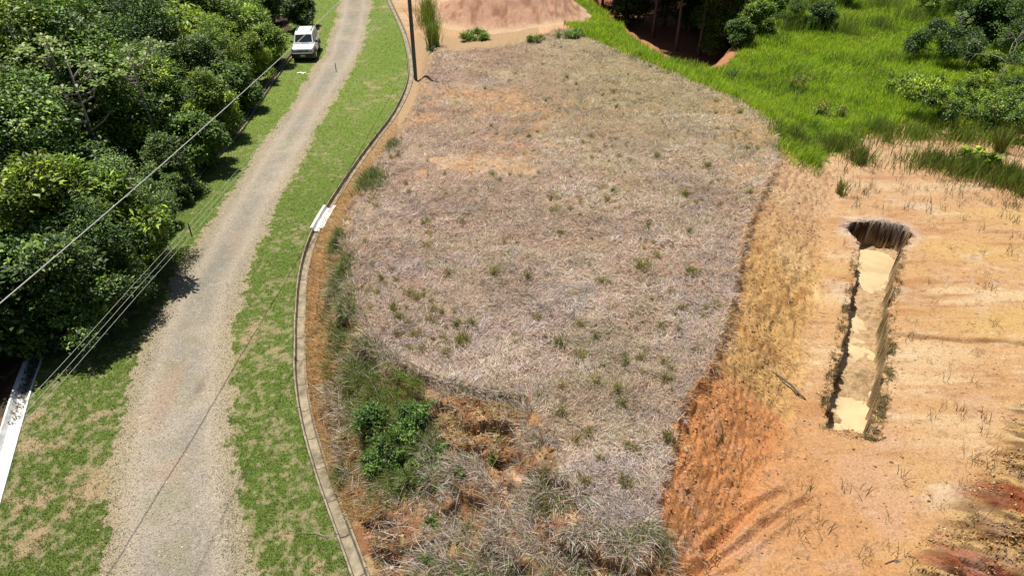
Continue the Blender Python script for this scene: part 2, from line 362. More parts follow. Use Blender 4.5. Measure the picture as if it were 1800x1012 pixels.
    c_s = mixc(one * (0.50, 0.31, 0.12), (0.58, 0.41, 0.19), S(0.0, 0.7, n1)); c_s = mixc(c_s, (0.38, 0.20, 0.07), S(0.1, 0.8, n2))
    uu = X * 0.50 + Y * 0.86; vv_ = -X * 0.86 + Y * 0.50; c_s = mixc(c_s, (0.20, 0.115, 0.055), S(0.15, 0.6, fbm(uu * 0.35, vv_, 0.12, 3, 150)) * 0.5)
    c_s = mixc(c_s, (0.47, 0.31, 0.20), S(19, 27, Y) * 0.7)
    c_s = mixc(c_s, (0.47, 0.215, 0.085), S(0.0, 0.5, n1 * 0.4 + (15.2 - Y) * 0.3 + (6.3 - X) * 0.25))
    c_s = c_s * np.array([1.1, 1.1, 1.15]); slope = S(-0.6, 0.3, T + 0.3 * n1) * right
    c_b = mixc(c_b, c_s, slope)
    # left and near bank: ochre to red
    c_l = mixc(one * (0.38, 0.21, 0.09), (0.42, 0.31, 0.17), S(-0.1, 0.7, n1)); c_l = mixc(c_l, (0.24, 0.12, 0.06), S(17, 13.5, Y) * S(-0.3, 0.5, n2 + 0.3))
    c_l = mixc(c_l, (0.11, 0.075, 0.05), S(0.0, 0.6, fbm(X, Y, 0.3, 3, 151)) * 0.6)
    c_l = mixc(c_l, (0.62, 0.43, 0.24), S(0.45, 0.9, n2) * S(0.5, 0.8, k))
    c_l = mixc(c_l, (0.10, 0.05, 0.025), np.exp(-(f['cr'] / 0.11) ** 2) * 0.8); c_l = mixc(c_l, (0.40, 0.28, 0.17), S(26, 34, Y))  # shadow under the overhang and in the crevices is painted into the colour
    lb = ((T > -0.4) & (~right)).astype(float)
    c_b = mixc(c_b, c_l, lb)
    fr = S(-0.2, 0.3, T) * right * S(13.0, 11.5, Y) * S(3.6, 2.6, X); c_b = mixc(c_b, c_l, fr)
    c_b = mixc(c_b, mixc(mixc(mixc(one * (0.43, 0.29, 0.13), (0.27, 0.085, 0.035), S(-0.1, 0.4, fbm((X * .86 - Y * .5) * .25, X * .5 + Y * .86, 0.7, 4, 120))), (0.50, 0.42, 0.27), S(0.25, 0.8, fbm((X * .86 - Y * .5) * .25, X * .5 + Y * .86, 0.35, 4, 121))), (0.13, 0.065, 0.035), S(0.0, 0.5, fbm((X * .86 - Y * .5) * .25, X * .5 + Y * .86, 0.20, 4, 122)) * 0.75), S(-0.1, 0.5, f['rough'] + 0.3 * n1))
    c_b = mixc(c_b, (0.22, 0.11, 0.05), np.exp(-((f['gl'] + 0.04 * n2) / 0.10) ** 2) * 0.6)
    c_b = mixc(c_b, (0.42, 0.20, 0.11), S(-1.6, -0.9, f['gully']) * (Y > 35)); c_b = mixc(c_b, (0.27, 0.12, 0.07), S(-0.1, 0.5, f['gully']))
    c_b = mixc(c_b, (0.50, 0.33, 0.25), S(0.0, 0.8, fbm(X, Y, 1.3, 4, 195) + S(2.0, .4, np.hypot(X - PK[0], (Y - PK[1]) * .8)) - .3 + .6 * n2) * S(15.5, 14, Y) * .35)
    c_b = c_b * np.array([0.97, 0.93, 0.87])
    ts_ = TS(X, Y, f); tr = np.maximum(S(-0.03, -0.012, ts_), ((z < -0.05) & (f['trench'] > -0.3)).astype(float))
    c_t = mixc(one * (0.44, 0.30, 0.165), (0.30, 0.20, 0.11), S(0, 0.7, fbm(X, Y, 0.25, 3, 130))); c_t = mixc(c_t, (0.045, 0.025, 0.012), np.maximum(S(-1.12, -0.98, z) * S(-0.01, -0.05, z), S(-0.03, -0.012, ts_) * (z > -1.0)) * S(21.5, 22.6, Y)); c_t = mixc(c_t, (0.17, 0.12, 0.05), S(-1.1, -0.85, z) * S(0.1, -0.1, z) * S(22.5, 21.5, Y))  # far pit walls near black: their shade is put into the soil colour
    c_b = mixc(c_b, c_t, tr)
    c_b = mixc(c_b, (0.52, 0.43, 0.37), S(0.6, 0.1, -f['trench']) * (f['trench'] < 0) * S(21, 25, Y) * 0.5)
    # meadow soil, wood floor, heap
    c_m = mixc(one * (0.11, 0.17, 0.02), (0.16, 0.13, 0.05), S(0.3, 0.9, n2))
    c_w = mixc(one * (0.075, 0.055, 0.035), (0.20, 0.11, 0.06), S(0.3, 0.9, n2))
    c_h = mixc(one * (0.43, 0.25, 0.165), (0.31, 0.16, 0.10), S(0.0, 0.7, fbm(X, Y * .5, 0.6, 4, 140)))
    c_h = mixc(c_h, (0.40, 0.20, 0.10), S(1.6, 3.0, z))
    c_h = mixc(c_h, (0.52, 0.36, 0.23), S(5.4, 7.3, f['mound']))
    out = np.zeros(X.shape + (3,))
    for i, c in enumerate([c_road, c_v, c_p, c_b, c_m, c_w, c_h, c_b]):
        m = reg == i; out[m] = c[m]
    return np.clip(out, 0.008, 0.8)
BP_ = P(845, 298, .8)[:2]
def BARE(x, y): return np.hypot((x - BP_[0]) / 2.6, (y - BP_[1]) / 1.5) + .5 * fbm(x, y, .8, 4, 220)
STAIN = P(357, 670)[:2]; PK = P(1540, 850)[:2]

# ---- one sheet, split where the ground cover changes
ys = [5.5]
while ys[-1] < 72: ys.append(ys[-1] + (0.02 if 22.4 < ys[-1] < 25.3 else min(0.022 + 0.0023 * (ys[-1] - 5.5), 0.16)))
ys = [-120, -80, -50, -30, -18, -10, -5, -1, 1.5, 3.2, 4.3, 5.0] + ys + [73, 75, 78, 83, 90, 100, 115, 135, 170, 220, 300, 400]
ys = np.array(ys); NX = 1020
s = np.linspace(-1, 1, NX); ext = np.array([0.6, 1.4, 2.5, 4, 6, 9, 14, 22, 35, 60, 110, 200, 330])
wy = 6.6 + 0.66 * np.clip(ys, 4, 75)
rows = [np.concatenate([-(a + ext[::-1]), s * a, a + ext]) for a in wy]
X = np.array(rows); Y = np.repeat(ys[:, None], X.shape[1], 1)
f = fields(X, Y); Z, Kk = height(X, Y, f)
reg = region(X, Y, f); C = albedo(X, Y, f, reg, Z, Kk)
nr, nc = X.shape
V = np.stack([X, Y, Z], -1).reshape(-1, 3); C = C.reshape(-1, 3)
idx = np.arange(nr * nc).reshape(nr, nc)
quads = np.stack([idx[:-1, :-1], idx[:-1, 1:], idx[1:, 1:], idx[1:, :-1]], -1).reshape(-1, 4)
freg = reg[:-1, :-1].ravel()
names = ['gravel_road', 'grass_verge', 'cleared_field', 'bare_ground', 'meadow', 'forest_floor', 'dirt_heap', 'cut_slope']
mats = [M_road, M_verge, M_soil, M_soil, M_verge, M_soil, M_soil, M_slope]
for i, nm in enumerate(names):
    q = quads[freg == i]; used, inv = np.unique(q, return_inverse=True)
    me = np_mesh(nm, V[used], inv.ravel(), np.full(len(q), 4), C[used], mats[i], smooth=True)
    o = link(nm, me)
    if nm == 'dirt_heap':
        tag(o, 'large heap of bare reddish brown earth at the far end of the plot', 'dirt heap', kind='structure')
    else: tag(o, kind='structure')
del f, Z, Kk, reg, C, V, quads, X, Y
def ground_z(x, y):
    x = np.atleast_1d(np.asarray(x, float)); y = np.atleast_1d(np.asarray(y, float))
    return height(x, y, fields(x, y))[0]
def on_ground(px, py, z0=0.0):
    """where the ray through a pixel meets the land"""
    z = z0
    for _ in range(12):
        p = P(px, py, z); z = 0.5 * z + 0.5 * float(ground_z(p[0], p[1])[0])
    p = P(px, py, z); return Vector((p[0], p[1], float(ground_z(p[0], p[1])[0])))

# ------------------------------------------------------------------ grass, straw, stones
def scatter(n, box, seed, zref=0.5):
    """random ground points, denser where the ground is nearer to the viewer; box in degrees of dip and bearing tangents"""
    r = np.random.default_rng(seed)
    px = r.uniform(box[0], box[2], n); py = r.uniform(box[1], box[3], n)
    dx = (px - 900) / F; dy = (506 - py) / F
    t = (zref - CAM_H) / (-SP + dy * CP)
    return dx * t, (CP + dy * SP) * t
def blades(name, x, y, z, az, lean, L, W, droop, cols, nseg=2, mat=None, up0=0.0, faceaz=None):
    n = len(x); r = np.random.default_rng(len(x) + 5)
    hx, hy = np.cos(az), np.sin(az)
    fa = r.uniform(0, 2 * np.pi, n) if faceaz is None else faceaz
    wx, wy = np.cos(fa), np.sin(fa)
    sl, cl = np.sin(lean), np.cos(lean)
    rows = []
    for i in range(nseg + 1):
        t = i / nseg
        ho = L * (sl * t + droop * t * t * 0.7); ve = L * (cl * t - droop * t * t * 0.6) + up0
        cx = x + hx * ho; cy = y + hy * ho; cz = z + ve
        if i == nseg: rows.append(np.stack([cx, cy, cz], -1)[:, None, :])
        else:
            wd = W * (1 - 0.45 * t) * 0.5
            rows.append(np.stack([np.stack([cx - wx * wd, cy - wy * wd, cz], -1), np.stack([cx + wx * wd, cy + wy * wd, cz], -1)], 1))
    V = np.concatenate(rows, 1); nv = 2 * nseg + 1
    fl = []; 
    for i in range(nseg - 1): fl += [2 * i, 2 * i + 1, 2 * i + 3, 2 * i + 2]
    fl += [2 * nseg - 2, 2 * nseg - 1, 2 * nseg]
    sizes = [4] * (nseg - 1) + [3]
    loops = (np.arange(n)[:, None] * nv + np.array(fl)[None, :]).ravel()
    me = np_mesh(name, V.reshape(-1, 3), loops, np.tile(sizes, n), np.repeat(cols, nv, 0), mat)
    return me
def pick(r, n, pal, w, jit=0.2):
    pal = np.array(pal); c = pal[r.choice(len(pal), n, p=np.array(w) / sum(w))]
    return np.clip(c * (1 + r.normal(0, jit, (n, 1))) * (1 + r.normal(0, 0.05, (n, 3))), 0.004, 0.85)
def dist_w(x, y): return np.sqrt(x * x + y * y + CAM_H ** 2)

# dry mown straw on the plot, in loose tussocks
nt_ = 26000; tx, ty = scatter(nt_, (560, 30, 1400, 1030), 1, 1.0); per = 15
r = np.random.default_rng(2); td = dist_w(tx, ty)
tn = r.normal(0, 1, nt_); tg = r.random(nt_) < np.clip(S(18, 38, ty) * 0.62 * S(-6, 6, tx) + 0.12 + 0.35 * S(0.1, 0.8, fbm(tx, ty, 2.5, 3, 203)), 0, 0.75)
twd = fbm(tx, ty, 2.0, 2, 205) * 4; tl = r.uniform(0.55, 1.3, nt_)
ti = np.repeat(np.arange(nt_), per); n = len(ti); sg = (0.035 + 0.0035 * td)[ti]
ox, oy = r.normal(0, 1, n) * sg, r.normal(0, 1, n) * sg
x = tx[ti] + ox; y = ty[ti] + oy; f = fields(x, y)
patch = fbm(x, y, 1.4, 3, 201); fine = fbm(x, y, 0.4, 3, 202); big = fbm(x, y, 5, 3, 204)
m = (f['crest'] > -0.04 + 0.22 * fine - np.minimum(r.exponential(.13, n), .6) * (y > 14)) & (r.random(n) < np.clip(0.95 + 0.4 * patch - 0.8 * S(0.35, 0.9, big + 0.3 * fine), 0.10, 1) * (.4 + .6 * S(.4, 1.3, BARE(x, y))))
x, y, ti, ox, oy = x[m], y[m], ti[m], ox[m], oy[m]; z, _ = height(x, y, {k_: v_[m] for k_, v_ in f.items()})
n = len(x); d = dist_w(x, y)
pal = np.array([(0.57, 0.45, 0.39), (0.69, 0.55, 0.43), (0.59, 0.41, 0.30), (0.28, 0.20, 0.16), (0.82, 0.71, 0.60), (0.42, 0.37, 0.37)])
tc_ = pal[r.choice(6, nt_, p=[.24, .2, .22, .12, .08, .14])]; tc_[tg] = np.array([(0.34, 0.33, 0.14), (0.40, 0.37, 0.18), (0.26, 0.28, 0.10)])[r.choice(3, int(tg.sum()))]
tc_ = tc_ * (1 + 0.42 * fbm(tx * .6, ty, 1.6, 4, 210))[:, None]; tc_ = tc_ * (1 + S(0.0, .7, fbm(tx, ty, 1.8, 3, 212))[:, None] * np.array([-.12, -.06, .12])); tc_ = tc_ * (1 + S(0.0, .7, fbm(tx, ty, 2.4, 3, 213))[:, None] * np.array([.10, .02, -.12]))
cA = tc_[ti] * 0.65 + pal[r.choice(6, n)] * 0.35; cA = np.clip(cA * (1 + r.normal(0, 0.3, (n, 1))), 0.01, 0.85)
az = np.where(r.random(n) < 0.55, np.arctan2(oy, ox), twd[ti]) + r.normal(0, 0.8, n)
lean = np.clip(r.normal(1.12, 0.3, n), 0.15, 1.52); L = r.uniform(0.12, 0.30, n) * (0.6 + 0.014 * d) * tl[ti]
me = blades('dry_grass', x, y, z, az, lean, L, 0.007 + 0.00040 * d, np.full(n, 0.15), cA, 2, M_straw, up0=r.uniform(0.0, 0.04, n))
tag(link('dry_grass', me), 'flattened grey and tan dead grass covering the cleared plot', 'dry grass', kind='stuff')

# verge turf
n = 330000; x, y = scatter(n, (-60, -30, 760, 1040), 3, 0.0)
f = fields(x, y); rg = region(x, y, f); fine = fbm(x, y, 0.45, 4, 102); n1 = fbm(x, y, 2.2, 4, 101); r = np.random.default_rng(4)
dry = S(0.0, 0.9, DRY(x, y))
m = (rg == 1) & (f['dR'] > 0.16) & (f['dL'] > 0.28) & (r.random(n) < 1.0 - 0.75 * dry)
m |= (rg == 0) & (f['road'] < 0.9) & (r.random(n) < 0.42 * S(0.8, -0.1, f['road'] + 0.25 * fine))
fm = {k_: v_[m] for k_, v_ in f.items()}; x, y, dry = x[m], y[m], dry[m]; z, _ = height(x, y, fm); n = len(x); d = dist_w(x, y)
c = pick(r, n, [(0.105, 0.152, 0.030), (0.15, 0.20, 0.045), (0.07, 0.118, 0.022), (0.30, 0.27, 0.14)], [3, 2.5, 2, 1.3])
dm = r.random(n) < dry * 0.7; c[dm] = pick(r, int(dm.sum()), [(0.38, 0.32, 0.20), (0.31, 0.25, 0.15)], [1, 1])
me = blades('lawn_grass', x, y, z, r.uniform(0, 6.28, n), np.clip(r.normal(0.8, 0.35, n), 0, 1.4), r.uniform(0.03, 0.075, n) * (0.8 + 0.012 * d), 0.006 + 0.0005 * d, np.full(n, 0.15), c, 1, M_grass)
tag(link('lawn_grass', me), 'short patchy turf on both verges of the gravel road', 'grass', kind='stuff')

# tall bright grass: strip behind the plot and meadow
n = 300000; x, y = scatter(n, (990, -40, 1860, 320), 5, 0.0)
f = fields(x, y); r = np.random.default_rng(6)
pn = fbm(x, y, 2.0, 3, 301); fn = fbm(x, y, 0.6, 3, 302)
px_, py_ = proj(x, y, 0 * x)
bareline = (r.random(n) < 0.985 * S(190, 250, py_ + 22 * fn + 14 * pn)) & (px_ > 1440)
m = (f['meadow'] + 0.7 * fn > np.where(r.random(n) < .15, -1.2, 0.0)) & (f['gully'] + 0.3 * fn < np.where(x > 20.5, 1.0, np.where((x > 9) & (x < 19), -1.0, -0.25))) & (f['crest'] < .9 * r.random(n) ** 4 - .02) & ~bareline
m &= f['mound'] > 7.2
fm = {k_: v_[m] for k_, v_ in f.items()}; x, y, pn, fn = x[m], y[m], pn[m], fn[m]; z, _ = height(x, y, fm); n = len(x); d = dist_w(x, y)
c = pick(r, n, [(0.40, 0.60, 0.030), (0.55, 0.70, 0.038), (0.27, 0.46, 0.028), (0.60, 0.64, 0.12)], [3, 2.5, 2, 1], 0.16)
dk = r.random(n) < S(0.1, 0.8, pn + 0.4 * fn) * 0.6; c[dk] = pick(r, int(dk.sum()), [(0.12, 0.26, 0.03), (0.18, 0.30, 0.04)], [1, 1])
br = r.random(n) < 0.10 + 0.35 * S(0.5, 1.0, -pn); c[br] = pick(r, int(br.sum()), [(0.33, 0.32, 0.10), (0.26, 0.20, 0.09)], [1, 1])
hgt = np.where(x < 16, 0.55, 0.62) * (1 + 0.35 * pn)
me = blades('tall_grass', x, y, z, fbm(x, y, 3, 2, 303) * 3 + r.normal(0, 1.2, n), np.abs(r.normal(0.2, 0.18, n)), r.uniform(0.5, 1.15, n) * hgt, 0.010 + 0.00050 * d, r.uniform(0.1, 0.5, n), c, 3, M_grass)
tag(link('tall_grass', me), 'bright green tall grass filling the low meadow behind the plot', 'tall grass', kind='stuff')

# rank grass on the far right border and the back of the gully
longg = PL([(560, 430), (610, 430), (622, 540), (655, 600), (712, 640), (800, 680), (930, 700), (955, 790), (930, 840), (1000, 868), (1060, 925), (1130, 955), (1180, 935), (1235, 985), (1200, 1100), (640, 1150), (560, 800)], 0.9)
thicket = PL([(610, 640), (700, 660), (752, 700), (765, 790), (745, 850), (680, 850), (632, 800)], 0.8)
ledge = PL([(768, 718), (840, 712), (915, 732), (920, 765), (900, 790), (880, 825), (850, 800), (795, 790)], 1.0)
ledge2 = PL([(612, 850), (660, 870), (690, 930), (740, 985), (720, 1030), (660, 1030)], 0.3)
def LEDGE(x, y): return np.maximum(sdf(x, y, ledge), sdf(x, y, ledge2) * 0.6) + 0.12 * fbm(x, y, 0.3, 3, 405)
# long dead grass hanging over the near bank
n = 190000; x, y = scatter(n, (560, 400, 1260, 1060), 8, 0.8)
f = fields(x, y); r = np.random.default_rng(9)
pn = fbm(x, y, 1.0, 3, 401); fn = fbm(x, y, 0.35, 3, 402)
bk = (f['toe'] > 0.12) & (f['crest'] < 0.25)
T_, C_ = np.clip(f['toe'], 0, None), np.clip(-f['crest'], 0, None); kq = T_ / (T_ + C_ + 1e-6)
keep = sdf(x, y, longg) + 0.35 * fn > 0
keep &= np.where(y > 14.5, kq > 0.42 + 0.15 * fn, True)
m = bk & keep & (r.random(n) < np.clip(0.85 + 0.7 * pn + 0.9 * fn + 0.5 * S(-.1, .3, sdf(x, y, thicket)), 0.05, 1) * (0.2 + 0.8 * S(-0.05, 0.2, -LEDGE(x, y))) * S(24, 18, y))
fm = {k_: v_[m] for k_, v_ in f.items()}; x, y, pn = x[m], y[m], pn[m]; z, _ = height(x, y, fm); n = len(x)
c = pick(r, n, [(0.50, 0.43, 0.37), (0.64, 0.54, 0.45), (0.44, 0.31, 0.21), (0.20, 0.155, 0.12), (0.78, 0.71, 0.62)], [2.5, 2.5, 3, 2, 1.2], 0.3)
g = r.random(n) < 0.10 + 0.38 * S(0.0, 0.7, fbm(x, y, 0.9, 2, 404)) + 0.75 * S(-0.15, 0.3, sdf(x, y, thicket) + 0.2 * fbm(x, y, 0.4, 2, 406)); c[g] = pick(r, int(g.sum()), [(0.14, 0.22, 0.035), (0.22, 0.31, 0.055), (0.09, 0.14, 0.03)], [2, 1, 2])
away = np.where(x < 0.8, math.pi * 1.05, -math.pi / 2)
me = blades('bank_grass', x, y, z, away + r.normal(0, 0.9, n), np.abs(r.normal(0.55, 0.4, n)), r.uniform(0.14, 0.48, n), r.uniform(0.007, 0.014, n), r.uniform(0.1, 0.8, n), c, 4, M_straw)
tag(link('bank_grass', me), 'long grey dead grass hanging over the near bank', 'dead grass', kind='stuff')

# orange thatch on the strip between drain and bank
n = 90000; x, y = scatter(n, (520, 200, 700, 900), 12, 0.3)
f = fields(x, y); r = np.random.default_rng(13)
T_, C_ = np.clip(f['toe'], 0, None), np.clip(-f['crest'], 0, None); kq = T_ / (T_ + C_ + 1e-6)
m = (f['sR'] > 0.22) & (kq < 0.75) & (f['crest'] < 0) & (r.random(n) < 0.75)
fm = {k_: v_[m] for k_, v_ in f.items()}; x, y = x[m], y[m]; z, _ = height(x, y, fm); n = len(x)
c = pick(r, n, [(0.50, 0.34, 0.17), (0.46, 0.25, 0.08), (0.60, 0.46, 0.28), (0.33, 0.18, 0.07), (0.22, 0.22, 0.06)], [3, 3, 1.5, 2, 0.9])
me = blades('thatch', x, y, z, math.pi + r.normal(0, 0.8, n), np.abs(r.normal(1.0, 0.3, n)), r.uniform(0.1, 0.3, n), r.uniform(0.009, 0.016, n), r.uniform(0.0, 0.3, n), c, 2, M_straw)
tag(link('thatch', me), 'rust brown dead thatch on the bank beside the concrete drain', 'dead grass', kind='stuff')

n = 130000; x, y = scatter(n, (1120, 280, 1500, 1040), 82, 0.6); f = fields(x, y); r = np.random.default_rng(83)
kq = np.clip(f['toe'], 0, None); kq = kq / (kq + np.clip(-f['crest'], 0, None) + 1e-6)
m = (f['toe'] > -0.35) & (f['crest'] < 0.02) & (x > 2.4) & (y < 36) & (r.random(n) < (0.005 + 0.07 * S(0.0, 0.6, fbm(x * .5 + y * .86, (y * .5 - x * .86) * 1.0, .5, 3, 84)) + 0.5 * S(0.75, 1, kq)) * S(12, 16, y) + 0.02)
fm = {k_: v_[m] for k_, v_ in f.items()}; x, y = x[m], y[m]; z, _ = height(x, y, fm); n = len(x); d = dist_w(x, y)
c = pick(r, n, [(0.20, 0.12, 0.06), (0.44, 0.30, 0.14), (0.56, 0.42, 0.24), (0.30, 0.17, 0.07)], [2.2, 2, 1.6, 2])
me = blades('stubble', x, y, z, R(-52) + r.normal(0, 0.45, n), np.clip(r.normal(1.2, .2, n), .5, 1.5), r.uniform(.08, .22, n), .006 + .00045 * d, np.full(n, .1), c, 2, M_straw, up0=r.uniform(0, .03, n))
tag(link('stubble', me), 'brown flattened stubble and roots on the cut orange slope', 'stubble', kind='stuff')

def stones(name, x, y, z, sz, cols, mat, seed=0, flat=0.6):
    base = np.array([(1, 0, 0), (0, 1, 0), (-1, 0, 0), (0, -1, 0), (0, 0, 1), (0, 0, -1)], float)
    r = np.random.default_rng(seed); n = len(x)
    V = base[None] * (1 + r.uniform(-0.35, 0.35, (n, 6, 3))) + r.uniform(-0.25, 0.25, (n, 6, 3))
    a = r.uniform(0, 6.28, n); ca, sa = np.cos(a)[:, None], np.sin(a)[:, None]
    vx = V[..., 0] * ca - V[..., 1] * sa; vy = V[..., 0] * sa + V[..., 1] * ca
    V = np.stack([vx * sz[:, None] + x[:, None], vy * sz[:, None] * 0.8 + y[:, None], V[..., 2] * sz[:, None] * flat + z[:, None]], -1)
    tri = np.array([0, 1, 4, 1, 2, 4, 2, 3, 4, 3, 0, 4, 1, 0, 5, 2, 1, 5, 3, 2, 5, 0, 3, 5])
    loops = (np.arange(n)[:, None] * 6 + tri[None]).ravel()
    return np_mesh(name, V.reshape(-1, 3), loops, np.full(8 * n, 3), np.repeat(cols, 6, 0), mat)
M_stone = mat_ground('stone', nscale=40, amt=0.2, bump=0.2)
n = 110000; x, y = scatter(n, (120, -20, 680, 1040), 15, 0.0); f = fields(x, y); r = np.random.default_rng(16)
m = f['road'] > -0.1 + 0.35 * r.random(n); fm = {k_: v_[m] for k_, v_ in f.items()}; x, y = x[m], y[m]; z, _ = height(x, y, fm); n = len(x)
sz = np.clip(r.lognormal(-4.55, 0.42, n), 0.005, 0.042)
c = pick(r, n, [(0.36, 0.32, 0.26), (0.26, 0.24, 0.20), (0.55, 0.51, 0.45), (0.42, 0.33, 0.22)], [4, 4, 1, 2])
sm = sz > 0.026; c[sm] = pick(r, int(sm.sum()), [(0.62, 0.58, 0.50), (0.40, 0.36, 0.30)], [1, 1])
tag(link('gravel', stones('gravel', x, y, z, sz, c, M_stone, 17)), 'loose gravel and pale stones scattered over the road', 'gravel', kind='stuff')
# clods on cut slope, rough spoil, trench rim and heap
n = 160000; x, y = scatter(n, (1130, -20, 1850, 1050), 19, 0.2); f = fields(x, y); r = np.random.default_rng(20)
fn = fbm(x, y, 0.7, 3, 501)
pr = 0.30 * S(-0.2, 0.3, f['toe']) * (f['crest'] < -0.05) * S(30, 26, y) * (0.5 + fn) + 0.8 * (f['rough'] > 0) * (0.3 + fn) + 0.9 * S(0.5, 0.02, np.abs(f['trench'])) * (0.4 + fn) + 0.03
m = (r.random(n) < pr) & (f['meadow'] < 0); fm = {k_: v_[m] for k_, v_ in f.items()}; x, y = x[m], y[m]; z, _ = height(x, y, fm); n = len(x)
sz = np.clip(r.lognormal(-3.9, 0.45, n), 0.008, 0.075); tr = fm['trench'] > 0
c = pick(r, n, [(0.48, 0.28, 0.12), (0.36, 0.18, 0.07), (0.55, 0.40, 0.22), (0.20, 0.12, 0.07)], [3, 3, 2, 2])
tag(link('soil_clods', stones('soil_clods', x, y, z, sz, c, M_stone, 21)), 'crumbled clods of orange soil on the cut slope and trench edge', 'soil clods', kind='stuff')

n = 60000; x, y = scatter(n, (560, 640, 1130, 1050), 87, 0.8); f = fields(x, y); r = np.random.default_rng(88)
m = (f['toe'] > 0.0) & (f['crest'] < 0.0) & (r.random(n) < 0.10 + 0.5 * S(-0.2, 0.2, LEDGE(x, y))); fm = {k_: v_[m] for k_, v_ in f.items()}; x, y = x[m], y[m]; z, _ = height(x, y, fm); n = len(x)
sz = np.clip(r.lognormal(-3.8, 0.5, n), 0.008, 0.09)
c = pick(r, n, [(0.40, 0.22, 0.09), (0.30, 0.13, 0.05), (0.52, 0.38, 0.21), (0.16, 0.09, 0.05)], [3, 3, 1.5, 2])
tag(link('bank_clods', stones('bank_clods', x, y, z, sz, c, M_stone, 89)), 'broken orange earth lumps on the near bank of the plot', 'soil clods', kind='stuff')

n = 90000; x, y = scatter(n, (1430, 370, 1640, 780), 95, 0.0); f = fields(x, y); r = np.random.default_rng(96)
fn = fbm(x, y, .55, 3, 97); tt = f['trench']
m = (tt > -.24) & (tt < .05) & (r.random(n) < (.05 + 1.1 * S(0.0, .6, fn))); fm = {k_: v_[m] for k_, v_ in f.items()}; x, y = x[m], y[m]; z, _ = height(x, y, fm); ok = (z > -.2) & (y < 22.6) & (fm['trench'] < -.01); x, y, z = x[ok], y[ok], z[ok]; n = len(x)
c = pick(r, n, [(0.12, 0.10, 0.04), (0.20, 0.13, 0.06), (0.16, 0.17, 0.05), (0.34, 0.23, 0.12)], [2, 2, 1.3, 1.2])
me = blades('trench_weeds', x, y, z, r.uniform(0, 6.28, n), np.abs(r.normal(.9, .35, n)), r.uniform(.06, .2, n), r.uniform(.012, .022, n), r.uniform(.1, .6, n), c, 2, M_straw)
tag(link('trench_weeds', me), 'dark ragged roots and weeds along the rim of the trench', 'weeds', kind='stuff')

# ------------------------------------------------------------------ muddy water in the trench
wp = spline(np.vstack([trench, trench[:1]]), 0.3)
bm = bmesh.new(); vv = [bm.verts.new((a, b, -1.235)) for a, b in wp[:-1]]; bm.faces.new(vv)
bmesh.ops.triangulate(bm, faces=bm.faces[:]); me = bpy.data.meshes.new('water'); bm.to_mesh(me); bm.free()
M_water = mat_plain('muddy_water', (0.58, 0.44, 0.25), 0.2, noise=0.18, nscale=1.2, spec=0.5); me.materials.append(M_water)
tag(link('muddy_water', me), kind='structure')

# ------------------------------------------------------------------ concrete drains
def channel(name, line, prof, seglen, gap, mat, parent, arc0=0.0, arc1=1e9, zj=0.004):
    d = np.vstack([[0, 0], np.diff(line, axis=0)]); arc = np.cumsum(np.hypot(d[:, 0], d[:, 1]))
    V = []; Fc = []; r = np.random.default_rng(5); npf = len(prof)
    a = max(arc0, 0); end = min(arc1, arc[-1])
    while a < end - 0.05:
        b = min(a + seglen, end); dz = r.normal(0, zj); dx = r.normal(0, zj)
        ss = np.linspace(a, b - gap, max(2, int((b - a) / 0.3) + 1)); base = len(V)
        for s_ in ss:
            px_ = np.interp(s_, arc, line[:, 0]); py_ = np.interp(s_, arc, line[:, 1])
            qx = np.interp(s_ + 0.15, arc, line[:, 0]) - np.interp(s_ - 0.15, arc, line[:, 0]); qy = np.interp(s_ + 0.15, arc, line[:, 1]) - np.interp(s_ - 0.15, arc, line[:, 1])
            L = math.hypot(qx, qy) or 1; nx_, ny_ = qy / L, -qx / L
            for (u, h) in prof: V.append((px_ - nx_ * (u + dx) , py_ - ny_ * (u + dx), h + dz))
        m_ = len(ss)
        for i in range(m_ - 1):
            for j in range(npf):
                j2 = (j + 1) % npf
                Fc.append((base + i * npf + j, base + i * npf + j2, base + (i + 1) * npf + j2, base + (i + 1) * npf + j))
        Fc.append(tuple(base + j for j in range(npf))); Fc.append(tuple(base + (m_ - 1) * npf + j for j in reversed(range(npf))))
        a = b
    me = bpy.data.meshes.new(name); me.from_pydata(V, [], Fc); me.materials.append(mat)
    bm = bmesh.new(); bm.from_mesh(me); bmesh.ops.recalc_face_normals(bm, faces=bm.faces[:]); bm.to_mesh(me); bm.free()
    return link(name, me, parent)
def mat_concrete(name, c1, c2, sc_):
    m, n, l, b = mat_base(name)
    g = n.new('ShaderNodeNewGeometry'); no = n.new('ShaderNodeTexNoise'); no.inputs['Scale'].default_value = sc_; no.inputs['Detail'].default_value = 8; no.inputs['Roughness'].default_value = 0.65
    l.new(g.outputs['Position'], no.inputs['Vector'])
    cr = n.new('ShaderNodeValToRGB'); cr.color_ramp.elements[0].position = 0.35; cr.color_ramp.elements[1].position = 0.65
    cr.color_ramp.elements[0].color = (*c1, 1); cr.color_ramp.elements[1].color = (*c2, 1)
    l.new(no.outputs[0], cr.inputs[0]); l.new(cr.outputs[0], b.inputs['Base Color'])
    bp = n.new('ShaderNodeBump'); bp.inputs['Strength'].default_value = 0.3; bp.inputs['Distance'].default_value = 0.02
    l.new(no.outputs[0], bp.inputs['Height']); l.new(bp.outputs[0], b.inputs['Normal']); b.inputs['Roughness'].default_value = 0.9
    return m
M_conc = mat_concrete('weathered_concrete', (0.17, 0.14, 0.09), (0.40, 0.34, 0.24), 3.5)
M_white = mat_concrete('white_concrete', (0.52, 0.52, 0.50), (0.82, 0.82, 0.80), 4)
profR = [(-0.19, -0.30), (-0.19, 0.012), (-0.145, 0.015), (-0.11, -0.17), (0, -0.195), (0.11, -0.17), (0.145, 0.025), (0.19, 0.022), (0.19, -0.30)]
